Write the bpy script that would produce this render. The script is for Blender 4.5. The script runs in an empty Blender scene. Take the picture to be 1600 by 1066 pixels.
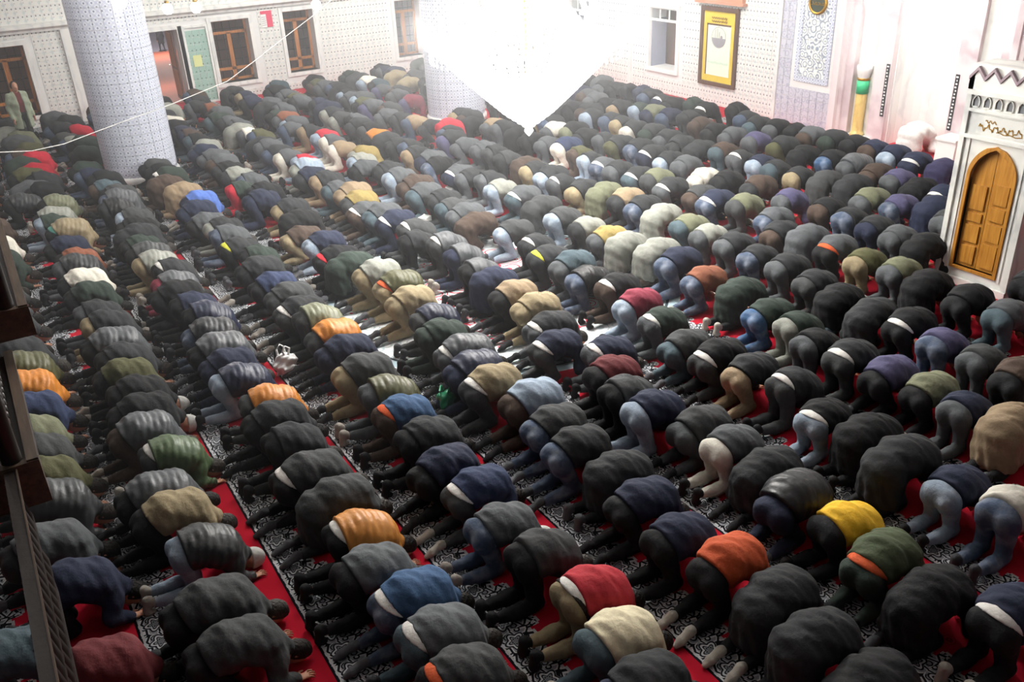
import bpy, bmesh, math, random
import numpy as np
from mathutils import Matrix, Vector
WORLD, CHAND, DOME_FILL, MIHRAB, FARL, FARL2, GLOBE, GLARE = .05, 350, 1300, 850, 1050, 1150, 16, .009
random.seed(7); rng = np.random.default_rng(7)
S = bpy.context.scene; COL = S.collection
# ------------------------------------------------------------------ camera
yaw, pit, rol = (math.radians(a) for a in (59.638, 27.118, 2.805))
FOC = 1383.78; H = 5.3
fw = Vector((math.cos(yaw)*math.cos(pit), math.sin(yaw)*math.cos(pit), -math.sin(pit)))
rt = fw.cross(Vector((0, 0, 1))).normalized(); dn = fw.cross(rt)
r2 = rt*math.cos(rol)+dn*math.sin(rol); d2 = -rt*math.sin(rol)+dn*math.cos(rol)
cd = bpy.data.cameras.new('camera'); cam = bpy.data.objects.new('camera', cd); COL.objects.link(cam)
M = Matrix((r2, -d2, -fw)).transposed().to_4x4(); M.translation = (0, 0, H)
cam.matrix_world = M; cd.sensor_width = 36; cd.lens = 36*FOC/1600; cd.clip_end = 200; cd.clip_start = .05
S.camera = cam
# ------------------------------------------------------------------ light and exposure
vs = S.view_settings
S.display_settings.display_device = 'sRGB'
vs.view_transform = 'Standard'; vs.look = 'None'; vs.gamma = 1; vs.use_curve_mapping = False
vs.exposure = 0.0
w = bpy.data.worlds.new('room_air'); S.world = w; w.use_nodes = True
w.node_tree.nodes['Background'].inputs[0].default_value = (.80, .90, 1, 1)
w.node_tree.nodes['Background'].inputs[1].default_value = WORLD
def lamp(name, loc, energy, radius, color=(1, .97, .93), kind='POINT', rot=None, size=1, sizey=None):
    l = bpy.data.lights.new(name, kind); l.energy = energy; l.color = color
    if kind == 'POINT': l.shadow_soft_size = radius
    if kind == 'SPOT': l.shadow_soft_size = radius; l.spot_size = size; l.spot_blend = .7
    if kind == 'AREA':
        l.shape = 'RECTANGLE' if sizey else 'SQUARE'; l.size = size
        if sizey: l.size_y = sizey
    o = bpy.data.objects.new(name, l); o.location = loc
    if rot is not None: o.rotation_euler = rot
    COL.objects.link(o); return o
CX, CY = 7.0, 11.15       # the chandelier under the dome
for i in range(6):
    a = i*math.pi/3+.3
    lamp('chandelier_light', (CX+1.55*math.cos(a), CY+1.55*math.sin(a), 3.5), CHAND, .10)
lamp('dome_fill', (CX, CY, 7.6), DOME_FILL, .8, (1, .98, .96))  # added fill high over the crowd, no lamp is seen there
lamp('mihrab_light', (15.6, 11.3, 5.2), MIHRAB, .25, (1, .97, .95), 'SPOT', Vector((.42, 0, -1)).to_track_quat('-Z', 'Y').to_euler(), 1.7)
lamp('far_hall_fill', (9.5, 22.5, 6.0), FARL, .5)  # unseen fill added to brighten the window wall and far rows
lamp('far_wall_fill', (12.2, 17.0, 6.2), FARL2, .5)  # second unseen fill, added to brighten the qibla wall
lamp('side_hall_fill', (-1.0, 17.5, 6.4), 500, .5)  # unseen fill added to brighten the left pillar
lamp('porch_light', (5.0, 36, 3.2), 900, .4, (1, .9, .82))
lamp('court_light', (12, 66, 4.5), 9000, .6, (1, .9, .84))
# ------------------------------------------------------------------ helpers
def lin(h):
    h = h.lstrip('#'); c = [int(h[i:i+2], 16)/255 for i in (0, 2, 4)]
    return tuple(x/12.92 if x <= .04045 else ((x+.055)/1.055)**2.4 for x in c)+(1,)
def link(o, parent=None):
    COL.objects.link(o)
    if parent is not None: o.parent = parent
    return o
def tag(o, label=None, cat=None, group=None, kind=None):
    if label: o['label'] = label
    if cat: o['category'] = cat
    if group: o['group'] = group
    if kind: o['kind'] = kind
    return o
def empty(name, loc=(0, 0, 0), rz=0, label=None, cat=None, group=None, kind=None):
    o = bpy.data.objects.new(name, None); o.location = loc; o.rotation_euler = (0, 0, rz)
    link(o); return tag(o, label, cat, group, kind)
class MB:
    def __init__(s): s.v = []; s.f = []; s.uv = []
    def quad(s, pts, uv=None):
        n = len(s.v); s.v += [tuple(p) for p in pts]; s.f.append(tuple(range(n, n+len(pts))))
        s.uv += list(uv) if uv else [(0, 0)]*len(pts)
    def box(s, a, b, bev=0.0):
        (x0, y0, z0), (x1, y1, z1) = [tuple(min(p, q) for p, q in zip(a, b)), tuple(max(p, q) for p, q in zip(a, b))]
        c = [(x0, y0, z0), (x1, y0, z0), (x1, y1, z0), (x0, y1, z0), (x0, y0, z1), (x1, y0, z1), (x1, y1, z1), (x0, y1, z1)]
        for f in ((0, 3, 2, 1), (4, 5, 6, 7), (0, 1, 5, 4), (1, 2, 6, 5), (2, 3, 7, 6), (3, 0, 4, 7)):
            p = [c[i] for i in f]
            ax = 0 if f in ((1, 2, 6, 5), (3, 0, 4, 7)) else 1
            s.quad(p, [((q[1] if ax == 0 else q[0]), q[2]) if f not in ((0, 3, 2, 1), (4, 5, 6, 7)) else (q[0], q[1]) for q in p])
        return s
    def prism(s, pts, y0, y1, plane='xz'):
        # outline pts (u,v) extruded between y0 and y1 along the remaining axis
        def P(u, v, w): return (u, w, v) if plane == 'xz' else ((w, u, v) if plane == 'yz' else (u, v, w))
        a = [P(u, v, y0) for u, v in pts]; b = [P(u, v, y1) for u, v in pts]
        s.quad(a[::-1], [p for p in pts][::-1]); s.quad(b, pts)
        for i in range(len(pts)):
            j = (i+1) % len(pts); s.quad([a[i], a[j], b[j], b[i]], [pts[i], pts[j], pts[j], pts[i]])
        return s
    def tube(s, pts, r, n=8, cap=True):
        pts = [Vector(p) for p in pts]; rr = r if isinstance(r, (list, tuple)) else [r]*len(pts); rings = []
        for i, p in enumerate(pts):
            t = (pts[min(i+1, len(pts)-1)]-pts[max(i-1, 0)]).normalized()
            up = Vector((0, 0, 1)) if abs(t.z) < .9 else Vector((1, 0, 0))
            a = t.cross(up).normalized(); b = t.cross(a); base = len(s.v)
            for k in range(n):
                th = 2*math.pi*k/n; s.v.append(tuple(p+(a*math.cos(th)+b*math.sin(th))*rr[i]))
            rings.append(base)
        for i in range(len(rings)-1):
            for k in range(n):
                s.f.append((rings[i]+k, rings[i+1]+k, rings[i+1]+(k+1) % n, rings[i]+(k+1) % n)); s.uv += [(0, 0)]*4
        if cap:
            for q in (0, -1):
                f = [rings[q]+k for k in range(n)]; s.f.append(tuple(f if q == 0 else f[::-1])); s.uv += [(0, 0)]*n
        return s
    def lathe(s, prof, c=(0, 0, 0), n=24):
        base = len(s.v)
        for r, z in prof:
            for k in range(n):
                th = 2*math.pi*k/n; s.v.append((c[0]+r*math.cos(th), c[1]+r*math.sin(th), c[2]+z))
        for i in range(len(prof)-1):
            for k in range(n):
                a = base+i*n; b = a+n; kk = (k+1) % n
                s.f.append((a+k, a+kk, b+kk, b+k))
                r0 = max(prof[i][0], prof[i+1][0]); u0 = 2*math.pi*k/n*r0; u1 = 2*math.pi*(k+1)/n*r0
                s.uv += [(u0, prof[i][1]), (u1, prof[i][1]), (u1, prof[i+1][1]), (u0, prof[i+1][1])]
        return s
    def mesh(s, name, mat, smooth=False):
        m = bpy.data.meshes.new(name); m.from_pydata(s.v, [], s.f)
        u = m.uv_layers.new(name='uv'); u.data.foreach_set('uv', np.array(s.uv, 'f').ravel())
        if mat: m.materials.append(mat)
        if smooth: m.polygons.foreach_set('use_smooth', [True]*len(m.polygons))
        m.update(); return m
    def obj(s, name, mat, parent=None, smooth=False, bevel=0):
        o = bpy.data.objects.new(name, s.mesh(name, mat, smooth)); link(o, parent)
        if bevel:
            b = o.modifiers.new('b', 'BEVEL'); b.width = bevel; b.segments = 2; b.limit_method = 'ANGLE'
        return o
# ------------------------------------------------------------------ materials
class NT:
    def __init__(s, name):
        s.m = bpy.data.materials.new(name); s.m.use_nodes = True; s.t = s.m.node_tree
        s.b = s.t.nodes['Principled BSDF']; s.out = s.t.nodes['Material Output']
    def n(s, typ, **kw):
        n = s.t.nodes.new('ShaderNode'+typ)
        for k, v in kw.items(): setattr(n, k, v)
        return n
    def l(s, a, b): s.t.links.new(a, b)
    def val(s, sock, v):
        if hasattr(v, 'is_linked'): s.l(v, sock)
        else: sock.default_value = v
    def math(s, op, a, b=0.0, c=0.0):
        n = s.n('Math', operation=op)
        for i, v in enumerate((a, b, c)): s.val(n.inputs[i], v)
        return n.outputs[0]
    def mix(s, f, a, b, typ='MIX'):
        n = s.n('Mix', data_type='RGBA', blend_type=typ); s.val(n.inputs[0], f); s.val(n.inputs[6], a); s.val(n.inputs[7], b)
        return n.outputs[2]
    def noise(s, vec, scale, detail=3, rough=.5):
        n = s.n('TexNoise'); n.inputs['Scale'].default_value = scale; n.inputs['Detail'].default_value = detail; n.inputs['Roughness'].default_value = rough
        if vec is not None: s.l(vec, n.inputs['Vector'])
        return n.outputs['Fac']
    def ramp(s, f, stops, interp='LINEAR'):
        n = s.n('ValToRGB'); n.color_ramp.interpolation = interp; e = n.color_ramp.elements
        while len(e) < len(stops): e.new(.5)
        for q, (p, c) in zip(e, stops): q.position = p; q.color = c
        s.l(f, n.inputs[0]); return n.outputs[0]
    def bump(s, h, st, dist=.01):
        n = s.n('Bump'); n.inputs['Strength'].default_value = st; n.inputs['Distance'].default_value = dist
        s.l(h, n.inputs['Height']); s.l(n.outputs[0], s.b.inputs['Normal'])
    def base(s, c): s.val(s.b.inputs['Base Color'], c)
    def set(s, **kw):
        for k, v in kw.items(): s.b.inputs[k.replace('_', ' ')].default_value = v
def plain(name, hexc, rough=.6, metal=0, var=.12, scale=8, spec=.5, bump=0):
    t = NT(name); t.set(Roughness=rough, Metallic=metal); t.b.inputs['Specular IOR Level'].default_value = spec
    co = t.n('TexCoord').outputs['Object']; f = t.noise(co, scale, 5)
    c = lin(hexc); a = tuple(x*(1-var) for x in c[:3])+(1,); b = tuple(min(1, x*(1+var)) for x in c[:3])+(1,)
    t.base(t.mix(f, a, b))
    if bump: t.bump(f, bump)
    return t.m
def wood(name, h1, h2, rough=.45, axis=2, scale=6):
    t = NT(name); t.set(Roughness=rough); co = t.n('TexCoord').outputs['Object']
    mp = t.n('Mapping'); sc = [scale*3]*3; sc[axis] = scale*.25; mp.inputs['Scale'].default_value = sc; t.l(co, mp.inputs[0])
    f = t.noise(mp.outputs[0], 1.5, 6, .6); t.base(t.ramp(f, [(.3, lin(h1)), (.7, lin(h2))])); t.bump(f, .15); return t.m
def marble(name, base, vein, rough=.3, scale=1.6):
    t = NT(name); t.set(Roughness=rough); co = t.n('TexCoord').outputs['Object']
    f = t.noise(co, scale, 8, .62)
    wv = t.n('TexWave'); wv.inputs['Scale'].default_value = scale*.7; wv.inputs['Distortion'].default_value = 9; wv.inputs['Detail'].default_value = 4
    t.l(co, wv.inputs[0]); g = t.math('MULTIPLY', t.math('POWER', wv.outputs['Fac'], 4.0), f)
    t.base(t.mix(g, lin(base), lin(vein))); return t.m
def cloth(name, rough, bump, scale, denim=False, sheen=.0):
    t = NT(name); t.set(Roughness=rough); t.b.inputs['Specular IOR Level'].default_value = .3
    oi = t.n('ObjectInfo'); co = t.n('TexCoord').outputs['Object']
    f = t.noise(co, scale, 4, .6); g = t.noise(co, scale*.22, 3)
    k = t.math('MULTIPLY_ADD', f, .5, .72)
    c = t.mix(1.0, oi.outputs['Color'], k, 'MULTIPLY')
    if denim: c = t.mix(t.math('MULTIPLY', t.math('SUBTRACT', g, .45), 1.2), c, t.mix(.35, c, (1, 1, 1, 1)))
    t.base(c); t.bump(t.math('ADD', f, t.math('MULTIPLY', g, 2.0)), bump, .02); return t.m
M_FAB = cloth('woven_cloth', .85, .35, 22)
M_NYL = cloth('nylon_shell', .42, .3, 14)
M_DEN = cloth('denim', .9, .3, 30, True)
M_SKIN = plain('skin', 'b98468', .55, 0, .08, 20)
M_HAIR = cloth('hair', .6, .6, 60)
def vert_mat():
    t = NT('crowd_cloth'); t.set(Roughness=.85); a = t.n('Attribute', attribute_name='tint'); a.attribute_type = 'GEOMETRY'
    f = t.noise(t.n('TexCoord').outputs['Object'], 22, 3)
    t.base(t.mix(1.0, a.outputs['Color'], t.math('MULTIPLY_ADD', f, .5, .72), 'MULTIPLY')); t.b.inputs['Specular IOR Level'].default_value = .3
    return t.m
M_CROWD = vert_mat()
def carpet_mat():
    t = NT('prayer_carpet'); t.set(Roughness=.95); t.b.inputs['Specular IOR Level'].default_value = .1
    pos = t.n('NewGeometry').outputs['Position']; sp = t.n('SeparateXYZ'); t.l(pos, sp.inputs[0]); X, Y = sp.outputs[0], sp.outputs[1]
    P = 1.19
    v = t.math('MULTIPLY', t.math('FRACT', t.math('MULTIPLY_ADD', X, 1/P, 40.0)), P)
    u = t.math('MULTIPLY', Y, 1/.23)
    fr = t.math('FRACT', u)
    sq = t.math('GREATER_THAN', t.math('ABSOLUTE', t.math('SUBTRACT', fr, .5)), .27)
    sq2 = t.math('GREATER_THAN', t.math('ABSOLUTE', t.math('SUBTRACT', t.math('FRACT', t.math('MULTIPLY', u, 2.0)), .5)), .22)
    edge = t.math('ADD', t.math('MULTIPLY_ADD', sq, .085, .31), t.math('MULTIPLY', sq2, .02))
    inb = t.math('LESS_THAN', v, edge)
    cv = t.n('CombineXYZ'); t.l(t.math('MULTIPLY', fr, .23), cv.inputs[0]); t.l(v, cv.inputs[1])
    # rosette: distance to the motif centre, with petals
    dx = t.math('SUBTRACT', t.math('MULTIPLY', fr, .23), .115); dy = t.math('SUBTRACT', v, .15)
    ang = t.math('ARCTAN2', dy, dx); rad = t.math('SQRT', t.math('ADD', t.math('MULTIPLY', dx, dx), t.math('MULTIPLY', dy, dy)))
    pet = t.math('MULTIPLY', t.math('SINE', t.math('MULTIPLY', ang, 5.0)), .014)
    rr = t.math('ADD', rad, pet)
    vo = t.n('TexVoronoi', feature='DISTANCE_TO_EDGE'); vo.inputs['Scale'].default_value = 10.5; t.l(cv.outputs[0], vo.inputs['Vector'])
    vf = t.n('TexVoronoi'); vf.inputs['Scale'].default_value = 10.5; t.l(cv.outputs[0], vf.inputs['Vector'])
    inside = t.math('LESS_THAN', rr, .088)
    def near(x, c, wd): return t.math('LESS_THAN', t.math('ABSOLUTE', t.math('SUBTRACT', x, c)), wd)
    # rosette: black outlines at two radii, pale rims beside them; around it curled leaves outlined in black
    blk = t.math('MAXIMUM', t.math('MULTIPLY', inside, t.math('MAXIMUM', near(rr, .078, .007), t.math('MAXIMUM', near(rr, .045, .006), near(rr, .018, .006)))),
                 t.math('MULTIPLY', t.math('SUBTRACT', 1.0, inside), t.math('MAXIMUM', t.math('LESS_THAN', vo.outputs['Distance'], .075), near(vf.outputs['Distance'], .27, .055))))
    pale = t.math('MAXIMUM', t.math('MULTIPLY', inside, near(rr, .061, .008)), t.math('MULTIPLY', t.math('SUBTRACT', 1.0, inside), near(vo.outputs['Distance'], .12, .045)))
    g = t.mix(t.noise(pos, 14, 2), lin('83888f'), lin('9ca0a6')); g = t.mix(pale, g, lin('cfd2d4')); g = t.mix(blk, g, lin('191b21'))
    red = t.mix(t.noise(pos, 3.0, 4), lin('a51628'), lin('b81d31'))
    # small scattered sprigs on the red field
    v2 = t.n('TexVoronoi'); v2.inputs['Scale'].default_value = 2.3; v2.inputs['Randomness'].default_value = .35; t.l(pos, v2.inputs['Vector'])
    sprig = t.math('MULTIPLY', t.math('LESS_THAN', v2.outputs['Distance'], .13), t.math('GREATER_THAN', t.math('SINE', t.math('MULTIPLY', v2.outputs['Distance'], 110.0)), .2))
    red = t.mix(t.math('MULTIPLY', sprig, .7), red, lin('5a0a14'))
    rim = t.math('LESS_THAN', t.math('ABSOLUTE', t.math('SUBTRACT', v, edge)), .012)
    c = t.mix(inb, red, g); c = t.mix(rim, c, lin('b4b6b8'))
    ln = t.math('LESS_THAN', v, .02); c = t.mix(ln, c, lin('15171c'))
    ln = t.math('LESS_THAN', t.math('ABSOLUTE', t.math('SUBTRACT', v, .032)), .008); c = t.mix(ln, c, lin('c0c2c4'))
    # round medallion woven under the dome
    mx = t.math('SUBTRACT', X, 5.95); my = t.math('SUBTRACT', Y, 10.4); mr = t.math('SQRT', t.math('ADD', t.math('MULTIPLY', mx, mx), t.math('MULTIPLY', my, my)))
    v3 = t.n('TexVoronoi'); v3.inputs['Scale'].default_value = 4.5; t.l(pos, v3.inputs['Vector']); s3 = t.math('SINE', t.math('MULTIPLY', v3.outputs['Distance'], 22.0))
    mc_ = t.mix(t.math('MULTIPLY', t.math('GREATER_THAN', s3, .45), .65), lin('d3d8da'), lin('8fa3a8'))
    red2 = t.math('MULTIPLY', t.math('LESS_THAN', v3.outputs['Distance'], .13), t.math('LESS_THAN', mr, 2.35)); mc_ = t.mix(red2, mc_, lin('c2243a'))
    red3 = t.math('MULTIPLY', t.math('LESS_THAN', s3, -.6), t.math('LESS_THAN', mr, 1.75)); mc_ = t.mix(red3, mc_, lin('bf3448'))
    mc_ = t.mix(t.math('LESS_THAN', t.math('ABSOLUTE', t.math('SUBTRACT', mr, 2.52)), .06), mc_, lin('a9c0c8')); mc_ = t.mix(t.math('LESS_THAN', t.math('ABSOLUTE', t.math('SUBTRACT', mr, 2.43)), .02), mc_, lin('3a4a52'))
    c = t.mix(t.math('LESS_THAN', mr, 2.6), c, mc_)
    t.base(c); t.bump(t.noise(pos, 320, 2), .3, .004); return t.m
M_CARPET = carpet_mat()
def tile_mat(name, kind):
    t = NT(name); t.set(Roughness=.28); uv = t.n('UVMap', uv_map='uv').outputs[0]
    sp = t.n('SeparateXYZ'); t.l(uv, sp.inputs[0]); U, V = sp.outputs[0], sp.outputs[1]
    def cell(a, p, off=0.0): return t.math('SUBTRACT', t.math('FRACT', t.math('MULTIPLY_ADD', a, 1/p, 50.0+off)), .5)
    def dot(pu, pv, r, ou=0.0, ov=0.0):
        a = t.math('MULTIPLY', cell(U, pu, ou), pu); b = t.math('MULTIPLY', cell(V, pv, ov), pv)
        return t.math('LESS_THAN', t.math('SQRT', t.math('ADD', t.math('MULTIPLY', a, a), t.math('MULTIPLY', b, b))), r)
    if kind == 'white':
        c = t.mix(t.noise(uv, 1.2, 4), lin('d9dad4'), lin('e6e6e2'))
        c = t.mix(dot(.105, .21, .019), c, lin('6d7580'))
        c = t.mix(t.math('MULTIPLY', dot(.21, .21, .040, .5, .5), .45), c, lin('a9c0c4'))
        c = t.mix(t.math('MULTIPLY', dot(.21, .105, .014, .25, .25), .8), c, lin('b99a9c'))
    elif kind == 'lattice':
        a = t.math('MULTIPLY', t.math('ADD', U, V), .7071); b = t.math('MULTIPLY', t.math('SUBTRACT', U, V), .7071)
        def sl(x, p, wd): return t.math('LESS_THAN', t.math('ABSOLUTE', cell(x, p)), wd)
        c = t.mix(t.noise(uv, 1.0, 4), lin('ccd2da'), lin('dde1e8'))
        c = t.mix(t.math('MULTIPLY', sl(a, .11, .17), .45), c, lin('9aa3bd')); c = t.mix(t.math('MULTIPLY', sl(b, .11, .17), .45), c, lin('a4a9c4'))
        c = t.mix(dot(.1556, .1556, .02), c, lin('7b849c')); c = t.mix(dot(.1556, .1556, .018, .5, .5), c, lin('858da6'))
    elif kind == 'iznik':
        vo = t.n('TexVoronoi'); vo.inputs['Scale'].default_value = 7; t.l(uv, vo.inputs['Vector'])
        s1 = t.math('SINE', t.math('MULTIPLY', vo.outputs['Distance'], 16.0))
        c = t.mix(t.noise(uv, 2, 3), lin('b9bac6'), lin('cacad2')); c = t.mix(t.math('MULTIPLY', t.math('GREATER_THAN', s1, .55), .6), c, lin('979bb2'))
        c = t.mix(t.math('MULTIPLY', t.math('LESS_THAN', vo.outputs['Distance'], .1), .6), c, lin('b99ba8'))
    elif kind == 'scroll':
        vo = t.n('TexVoronoi'); vo.inputs['Scale'].default_value = 6; t.l(uv, vo.inputs['Vector'])
        s1 = t.math('SINE', t.math('MULTIPLY', vo.outputs['Distance'], 21.0))
        c = t.mix(t.math('GREATER_THAN', s1, .35), lin('e3e6e2'), lin('8c98a8'))
        c = t.mix(t.math('LESS_THAN', vo.outputs['Distance'], .12), c, lin('9fb3a4'))
    elif kind == 'green':
        c = t.mix(t.noise(uv, 2, 3), lin('8fb0a4'), lin('a3c2b6')); c = t.mix(dot(.12, .2, .02), c, lin('4f7068'))
    t.base(c); return t.m
M_TILE, M_LATT, M_IZN, M_SCR, M_GRN = (tile_mat('tile_'+k, k) for k in ('white', 'lattice', 'iznik', 'scroll', 'green'))
M_PLAS = plain('white_plaster', 'dcdcda', .7, 0, .04)
M_MARB = marble('white_marble', 'dcdcd6', '9fa3a4')
M_PINKM = marble('pink_marble', 'd6cacb', 'a58e96', .35, 1.1)
M_STONE = marble('pale_stone_trim', 'e2e2de', 'c2c4c6', .45)
M_OAK = wood('orange_oak', '8a4c17', 'c07a30', .42)
M_DOORW = wood('golden_oak', '9a6420', 'c08a3a', .4)
M_DARKW = wood('dark_walnut', '0f0a08', '211711', .5)
M_FRAMEW = wood('frame_wood', '4a3428', '6a4c3a', .4)
M_IRON = plain('black_iron', '20201f', .5, .6)
M_GOLD = plain('gilt', 'b58a35', .35, .8)
M_BRASS = plain('brass', 'a88a4c', .3, .9)
M_PORCH = plain('porch_red_floor', 'c0644c', .8, 0, .12, 2)
M_PORCHW = plain('porch_wall', 'a9a3b4', .8, 0, .08, 2)
M_BROWNW = plain('porch_brown_wall', '8d6a60', .8, 0, .2, 4)
M_PAPER = plain('paper_white', 'e4e4e0', .7, 0, .03)
M_YEL = plain('pale_yellow_paper', 'd9df9a', .7, 0, .03)
M_PINK = plain('poster_red', 'd2385a', .6, 0, .05)
M_GREENG = plain('green_satin', '35b27a', .5, 0, .06)
M_AMBER = marble('glow_tinted_marble', 'd8c07a', 'b99a58', .25, 3)  # yellow glow of the lit niche columns put into the marble colour
M_PICY = plain('picture_gold_mat', 'd6bb3c', .5, 0, .08)
M_PICC = plain('picture_cream', 'dbe0cc', .6, 0, .05)
M_PICG = plain('picture_grey', '8f8d92', .6, 0, .1)
M_CABLE = plain('white_cable', 'd6d6d2', .5)
M_BAGW = plain('white_plastic_bag', 'e2e2e0', .4, 0, .04)
M_BAGG = plain('green_plastic_bag', '1f8f63', .35, 0, .1)
M_REDC = plain('red_felt', 'b8142a', .9, 0, .08)
def glass_mat():
    t = NT('window_glass'); t.set(Roughness=.05); t.b.inputs['Transmission Weight'].default_value = 1; t.b.inputs['Base Color'].default_value = (.85, .9, .92, 1); t.b.inputs['IOR'].default_value = 1.1
    return t.m
M_GLASS = glass_mat()
def glow(name, c, st):
    t = NT(name); t.base(c); t.b.inputs['Emission Color'].default_value = c; t.b.inputs['Emission Strength'].default_value = st; return t.m
M_CRYS = glow('glow_crystal', (1, .98, .95, 1), 3.0); M_CRYS.cycles.emission_sampling = 'NONE'  # glow put into crystals, rings and cups, though the bulbs are the lamps
M_BULB = glow('lamp_bulb', (1, .96, .88, 1), 30.0); M_BULB.cycles.emission_sampling = 'NONE'
M_GLOBE = glow('lamp_globe', (1, .97, .92, 1), GLOBE)
M_LEDN = glow('niche_light_panel', (1, .97, .96, 1), 2.0)
# ------------------------------------------------------------------ the room
PITCH = 1.19; YW = 27.6; XW = 16.6
fl = MB(); fl.quad([(-7, -4, 0), (18.5, -4, 0), (18.5, YW+.6, 0), (-7, YW+.6, 0)]); f_o = fl.obj('floor', M_CARPET); tag(f_o, 'red prayer carpet with grey scrolled bands between the rows', kind='structure')
ce = MB(); ce.box((-7, -4, 8.6), (18.5, YW+.6, 8.8)); tag(ce.obj('ceiling', M_PLAS), kind='structure')
def cells(u0, u1, z0, z1, holes):
    us = sorted({u0, u1, *[h[0] for h in holes], *[h[1] for h in holes]}); out = []
    for a, b in zip(us, us[1:]):
        m = (a+b)/2; zz = z0
        for h in sorted([h for h in holes if h[0] < m < h[1]], key=lambda h: h[2]):
            if h[2] > zz: out.append((a, b, zz, h[2]))
            zz = h[3]
        if zz < z1: out.append((a, b, zz, z1))
    return out
def tiles(u0, u1, z0, z1, holes, P, margin=.1, s=.21):
    """separate bevelled tiles with open joints; P(u, z, d) -> point, d proud of the wall"""
    mb = MB(); nu = int(round((u1-u0)/s)); nz = int(round((z1-z0)/s)); g = .004
    for i in range(nu):
        for j in range(nz):
            a, b, c, d = u0+i*s, u0+(i+1)*s, z0+j*s, z0+(j+1)*s
            if any(b > h[0]-margin and a < h[1]+margin and d > h[2]-margin and c < h[3]+margin for h in holes): continue
            pr = .012+random.uniform(-.0015, .0015)
            o = [(a+g, c+g), (b-g, c+g), (b-g, d-g), (a+g, d-g)]; q = [(a+g*2, c+g*2), (b-g*2, c+g*2), (b-g*2, d-g*2), (a+g*2, d-g*2)]
            mb.quad([P(*p, pr) for p in q], q)
            for k in range(4):
                l = (k+1) % 4; mb.quad([P(*o[k], 0), P(*o[l], 0), P(*q[l], pr), P(*q[k], pr)], [o[k], o[l], q[l], q[k]])
    return mb
# wall with the windows and the door (runs along the way people face)
W_L = dict(w0=(.62, 1.66, .33, 2.16), w1=(6.6, 7.7, .47, 2.22), w2=(8.74, 9.68, .5, 2.28), w3=(12.41, 13.3, .5, 2.24))
DOOR = (4.72, 5.62, 0, 2.12)
holesL = list(W_L.values())+[DOOR]
mb = MB()
for a, b, c, d in cells(-7, XW+.5, 0, 8.6, holesL): mb.box((a, YW, c), (b, YW+.55, d))
wl = mb.obj('wall_left', M_PLAS); tag(wl, kind='structure')
PL = lambda u, z, d: (u, YW-d, z)
GP = (5.82, 6.42, .05, 2.12); PIC4 = (14.2, 15.12, .38, 1.6)
t = tiles(-2.1, 16.59, .0, 2.415, holesL+[(5.6, 6.5, 0, 2.2), (14.2, 15.1, .4, 1.58)], PL); tag(t.obj('tile', M_TILE, wl), kind='stuff')
t = tiles(-2.1, 16.59, 2.66, 5.2, [], PL); tag(t.obj('tile', M_TILE, wl), kind='stuff')
c = MB(); c.prism([(YW, 2.44), (YW-.08, 2.44), (YW-.10, 2.50), (YW-.2, 2.56), (YW-.2, 2.62), (YW, 2.66)], -2.1, 16.55, 'yz')
tag(c.obj('trim_1', M_STONE), 'pale moulded stone ledge above the windows', kind='structure')
c = MB(); c.box((2.62, YW-.09, 0), (3.3, YW, 2.44)); tag(c.obj('trim_2', M_STONE), kind='structure')
def frame_boxes(mb, h, axis, w, d0, d1):
    a, b, c, d = h
    for r in ((a-w, a, c-w, d+w), (b, b+w, c-w, d+w), (a, b, d, d+w), (a, b, c-w, c)):
        if axis == 'x': mb.box((r[0], YW-d0, r[2]), (r[1], YW+d1, r[3]))
        else: mb.box((XW-d0, r[0], r[2]), (XW+d1, r[1], r[3]))
def left_window(i, h, style):
    a, b, c, d = h
    st = MB(); frame_boxes(st, h, 'x', .11, .05, .0); o = st.obj('window_%d' % i, M_STONE); tag(o, kind='structure')
    fr = MB(); y0, y1 = YW+.36, YW+.44; zt = d-.38 if style != 2 else d-.3
    for r in ((a, a+.07, c, d), (b-.07, b, c, d), (a, b, d-.06, d), (a, b, c, c+.07), (a, b, zt-.04, zt+.04), ((a+b)/2-.06, (a+b)/2+.06, c, zt), (a, b, c+.30, c+.38)):
        fr.box((r[0], y0, r[2]), (r[1], y1, r[3]))
    fr.obj('window_frame', M_OAK, o, bevel=.008)
    for (p, q, r, s) in ((a+.07, (a+b)/2-.06, c+.38, zt-.04), ((a+b)/2+.06, b-.07, c+.38, zt-.04), (a+.07, b-.07, zt+.04, d-.06), (a+.07, b-.07, c+.07, c+.30)):
        MB().box((p, y0+.03, r), (q, y0+.036, s)).obj('pane', M_GLASS, o)
    n = 4
    for k in range(1, n+1):
        x = a+(b-a)*k/(n+1); MB().tube([(x, YW+.5, c), (x, YW+.5, d)], .009, 5).obj('grille_bar', M_IRON, o)
    for k in range(1, 6):
        z = c+(d-c)*k/6; MB().tube([(a, YW+.5, z), (b, YW+.5, z)], .009, 5).obj('grille_bar', M_IRON, o)
    rv = MB(); rv.box((a, YW, c-.02), (b, YW+.55, c)); rv.obj('sill', M_STONE, o)
    return o
for i, k in enumerate(W_L): left_window(i+1, W_L[k], i)
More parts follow.
